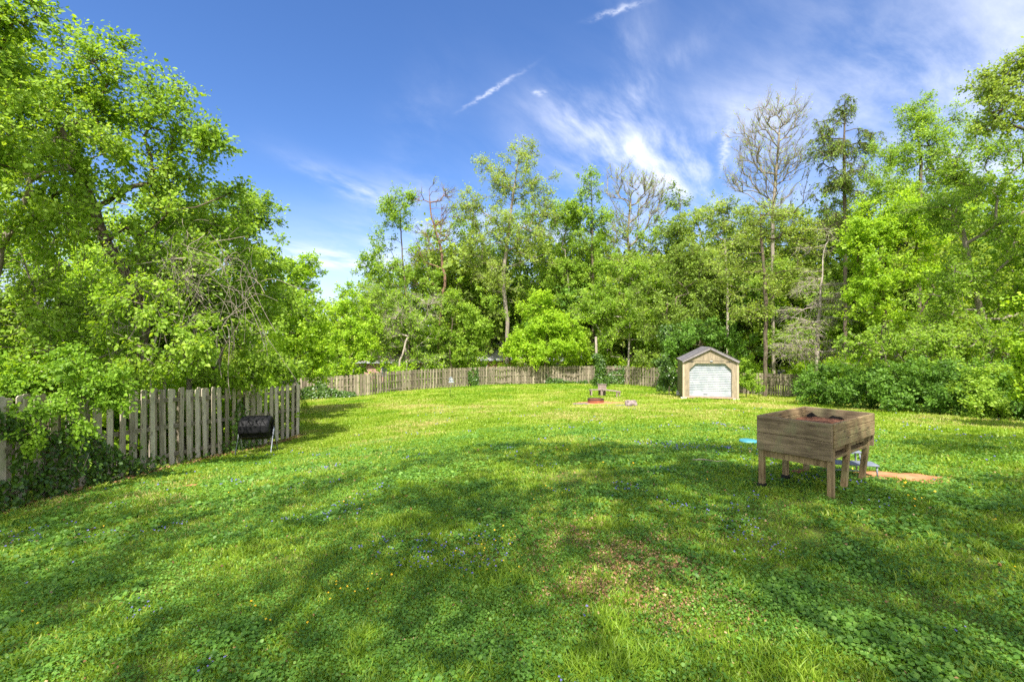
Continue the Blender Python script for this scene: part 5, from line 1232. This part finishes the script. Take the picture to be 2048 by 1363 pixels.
def grass():
    x, y, r, rnd = scatter(620000, 1.9, 24, 1.08, 301, .85); n0 = len(x)
    dens = np.clip(fnoise(x, y, .45, 50)*2.2-.35, .12, 1)*(1-.8*np.clip(brown(x, y)*1.3, 0, 1)); ok = rnd.rand(n0) < dens; x, y, r = x[ok], y[ok], r[ok]; n = len(x)
    tall = np.clip(fnoise(x, y, .35, 61)*2.2-.8, 0, 1)
    u, v = uvd(x, y); tall = np.maximum(tall, np.exp(-(((u-1230)/220)**2+((v-1330)/70)**2)))
    h = (.026+.050*tall*tall)*rnd.uniform(.5, 1.35, n)*np.clip(1.0+.02*(r-6), 1, 1.4); w = .0042*np.clip(r/3.2, 1, 4.5)*rnd.uniform(.7, 1.3, n)
    a = rnd.rand(n)*6.283; lean = rnd.rand(n)**.8*1.1*h; la = rnd.rand(n)*6.283
    z = H(x, y)-.004; p = np.stack((x, y, z), -1); s = np.stack((np.cos(a), np.sin(a), 0*a), -1)*w[:, None]; L = np.stack((np.cos(la), np.sin(la), 0*a), -1)*lean[:, None]; up = np.array((0, 0, 1.))*h[:, None]
    V = np.stack((p-s, p+s, p+L*.35+up*.62+s*.75, p+L*.35+up*.62-s*.75, p+L+up), 1).reshape(-1, 3); b = np.arange(n)[:, None]*5
    tint = np.clip(.25+.5*fnoise(x, y, 1.2, 63)+.45*(rnd.rand(n)-.5)+.25*np.clip(brown(x, y), 0, 1), 0, 1)
    o = np_mesh('grass', V, [b+np.array([[0, 1, 2, 3]]), b+np.array([[3, 2, 4]])], M['blade'], attrs={'tint': np.repeat(tint, 5)})
    tag(o, 'green lawn grass covering the near half of the yard', 'grass', kind='stuff')
    # far lawn
    x, y, r, rnd = scatter(520000, 6, 52, 1.0, 302, 1.0); n = len(x); fade = np.clip((r-8)/5, 0, 1); ok = rnd.rand(n) < .1+.9*fade; x, y, r = x[ok], y[ok], r[ok]; n = len(x)
    h = .03*rnd.uniform(.5, 1.5, n)*np.clip(r/16, .9, 1.9)*(1+.9*(fnoise(x, y, 1.0, 71) > .56)); w = .0045*r/3.6*rnd.uniform(.6, 1.3, n)*.9; a = rnd.rand(n)*6.283; la = rnd.rand(n)*6.283; lean = h*rnd.rand(n)*1.1
    p = np.stack((x, y, H(x, y)-.004), -1); s = np.stack((np.cos(a), np.sin(a), 0*a), -1)*w[:, None]
    V = np.stack((p-s, p+s, p+np.stack((np.cos(la)*lean, np.sin(la)*lean, h), -1)), 1).reshape(-1, 3)
    tint = np.clip(.42+1.5*(fnoise(x, y, 2.6, 73)-.5)+.9*(fnoise(x*.6, y, .9, 79)-.5)+.40*(rnd.rand(n)-.5)+.15*np.exp(-((y-22)/9)**2)-.12*np.clip((y-30)/8, 0, 1), 0, 1)
    o = np_mesh('lawn_grass', V, [np.arange(3*n).reshape(-1, 3)], M['far_grass'], attrs={'tint': np.repeat(tint, 3)})
    tag(o, 'short sunlit lawn grass covering the far half of the yard', 'grass', kind='stuff')
grass()
def cover_leaves():
    x, y, r, rnd = scatter(560000, 1.9, 14, 1.08, 311, .8); n = len(x)
    u, v = uvd(x, y); d = np.clip(fnoise(x, y, .45, 81)*2.6-.65, .08, 1)*(1-.75*np.clip(brown(x, y)*1.3, 0, 1)); ok = rnd.rand(n) < d; x, y, r = x[ok], y[ok], r[ok]; n = len(x)
    big = fnoise(x, y, .7, 83); L = (.010+.014*np.clip(big*2.2-.9, 0, 1))*rnd.uniform(.45, 1.7, n)*np.clip(r/4.5, 1, 1.7)
    z = H(x, y)+rnd.uniform(.004, .045, n)
    nr = np.array((0, 0, 1.0))+rnd.normal(size=(n, 3))*.42; V, fs, kk = leaf_arrays(np.stack((x, y, z), -1), nr, rnd.normal(size=(n, 3)), L, 'disc')
    o = np_mesh('ground_cover', V, fs, M['cover_leaf'], attrs={'tint': np.repeat(np.clip(.15+.55*fnoise(x, y, .8, 85)+.6*(rnd.rand(n)-.5), 0, 1), kk)})
    tag(o, 'low round leaved violets and clover mixed into the shaded lawn', 'ground cover', kind='stuff')
    # litter
    x, y, r, rnd = scatter(240000, 1.9, 12, 1.08, 321, .8); n = len(x); b = brown(x, y); ok = rnd.rand(n) < .02+1.5*np.clip(b, 0, 1); x, y, r = x[ok], y[ok], r[ok]; n = len(x)
    z = H(x, y)+rnd.uniform(.003, .03, n); V, fs, kk = leaf_arrays(np.stack((x, y, z), -1), np.array((0, 0, 1.0))+rnd.normal(size=(n, 3))*.5, rnd.normal(size=(n, 3)), .013*rnd.uniform(.4, 1.8, n)*np.clip(r/4, 1, 2), 'rhomb', 1.3)
    # along the near fence foot
    m = 5200; s = rnd.uniform(4.3, 17, m); fx = np.interp(s, [p[1] for p in F1], [p[0] for p in F1])+.05+np.abs(rnd.normal(size=m))*.16
    V2, fs2, _ = leaf_arrays(np.stack((fx, s, H(fx, s)+rnd.uniform(.005, .03, m)), -1), np.array((0, 0, 1.0))+rnd.normal(size=(m, 3))*.5, rnd.normal(size=(m, 3)), .045*rnd.uniform(.6, 1.5, m), 'rhomb', 1.3)
    o = np_mesh('leaf_litter', np.concatenate((V, V2)), [np.concatenate((fs[0], fs2[0]+len(V)))], M['litter'], attrs={'tint': rs.rand(n+m).repeat(4)})
    tag(o, 'dry brown leaf bits in the worn foreground patch and along the near fence', 'leaf litter', kind='stuff')
    # flowers
    def flowers(nm, lb, n, seed, mat, thr, L, r1, pet=5):
        x, y, r, rnd = scatter(n, 2.2, r1, 1.05, seed, .75); d = fnoise(x, y, .8, seed+3); u, v = uvd(x, y)
        boost = np.exp(-(((u-960)/110)**2+((v-1120)/50)**2))*.25+np.exp(-(((u-1850)/250)**2+((v-960)/60)**2))*.12+np.exp(-(((u-1450)/260)**2+((v-880)/16)**2))*.10
        ok = (d+boost+.10*rnd.rand(len(x)) > thr); x, y, r = x[ok], y[ok], r[ok]; n = len(x)
        z = H(x, y)+rnd.uniform(.035, .07, n); c = np.repeat(np.stack((x, y, z), -1), pet, 0); a = np.tile(np.arange(pet)*2*np.pi/pet, n)+np.repeat(rnd.rand(n)*6, pet)
        ax = np.stack((np.cos(a), np.sin(a), .15+0*a), -1); nr = np.repeat(np.array((0, -.35, 1.0))+rnd.normal(size=(n, 3))*.3, pet, 0)
        V, fs, kk = leaf_arrays(c, nr, ax, np.repeat(L*rnd.uniform(.7, 1.3, n)*np.clip(r/5, 1, 2.2), pet), 'rhomb', 1.4)
        o = np_mesh(nm, V, fs, M[mat], attrs={'tint': np.repeat(rnd.rand(n), pet*kk)}); tag(o, lb, 'flowers', kind='stuff')
    flowers('violet_flowers', 'tiny violet blue flowers dotted in patches over the lawn', 22000, 331, 'petal', .755, .0075, 26)
    flowers('yellow_flowers', 'a few tiny yellow flowers in the near lawn', 1500, 341, 'petal_y', .74, .008, 9)
cover_leaves()
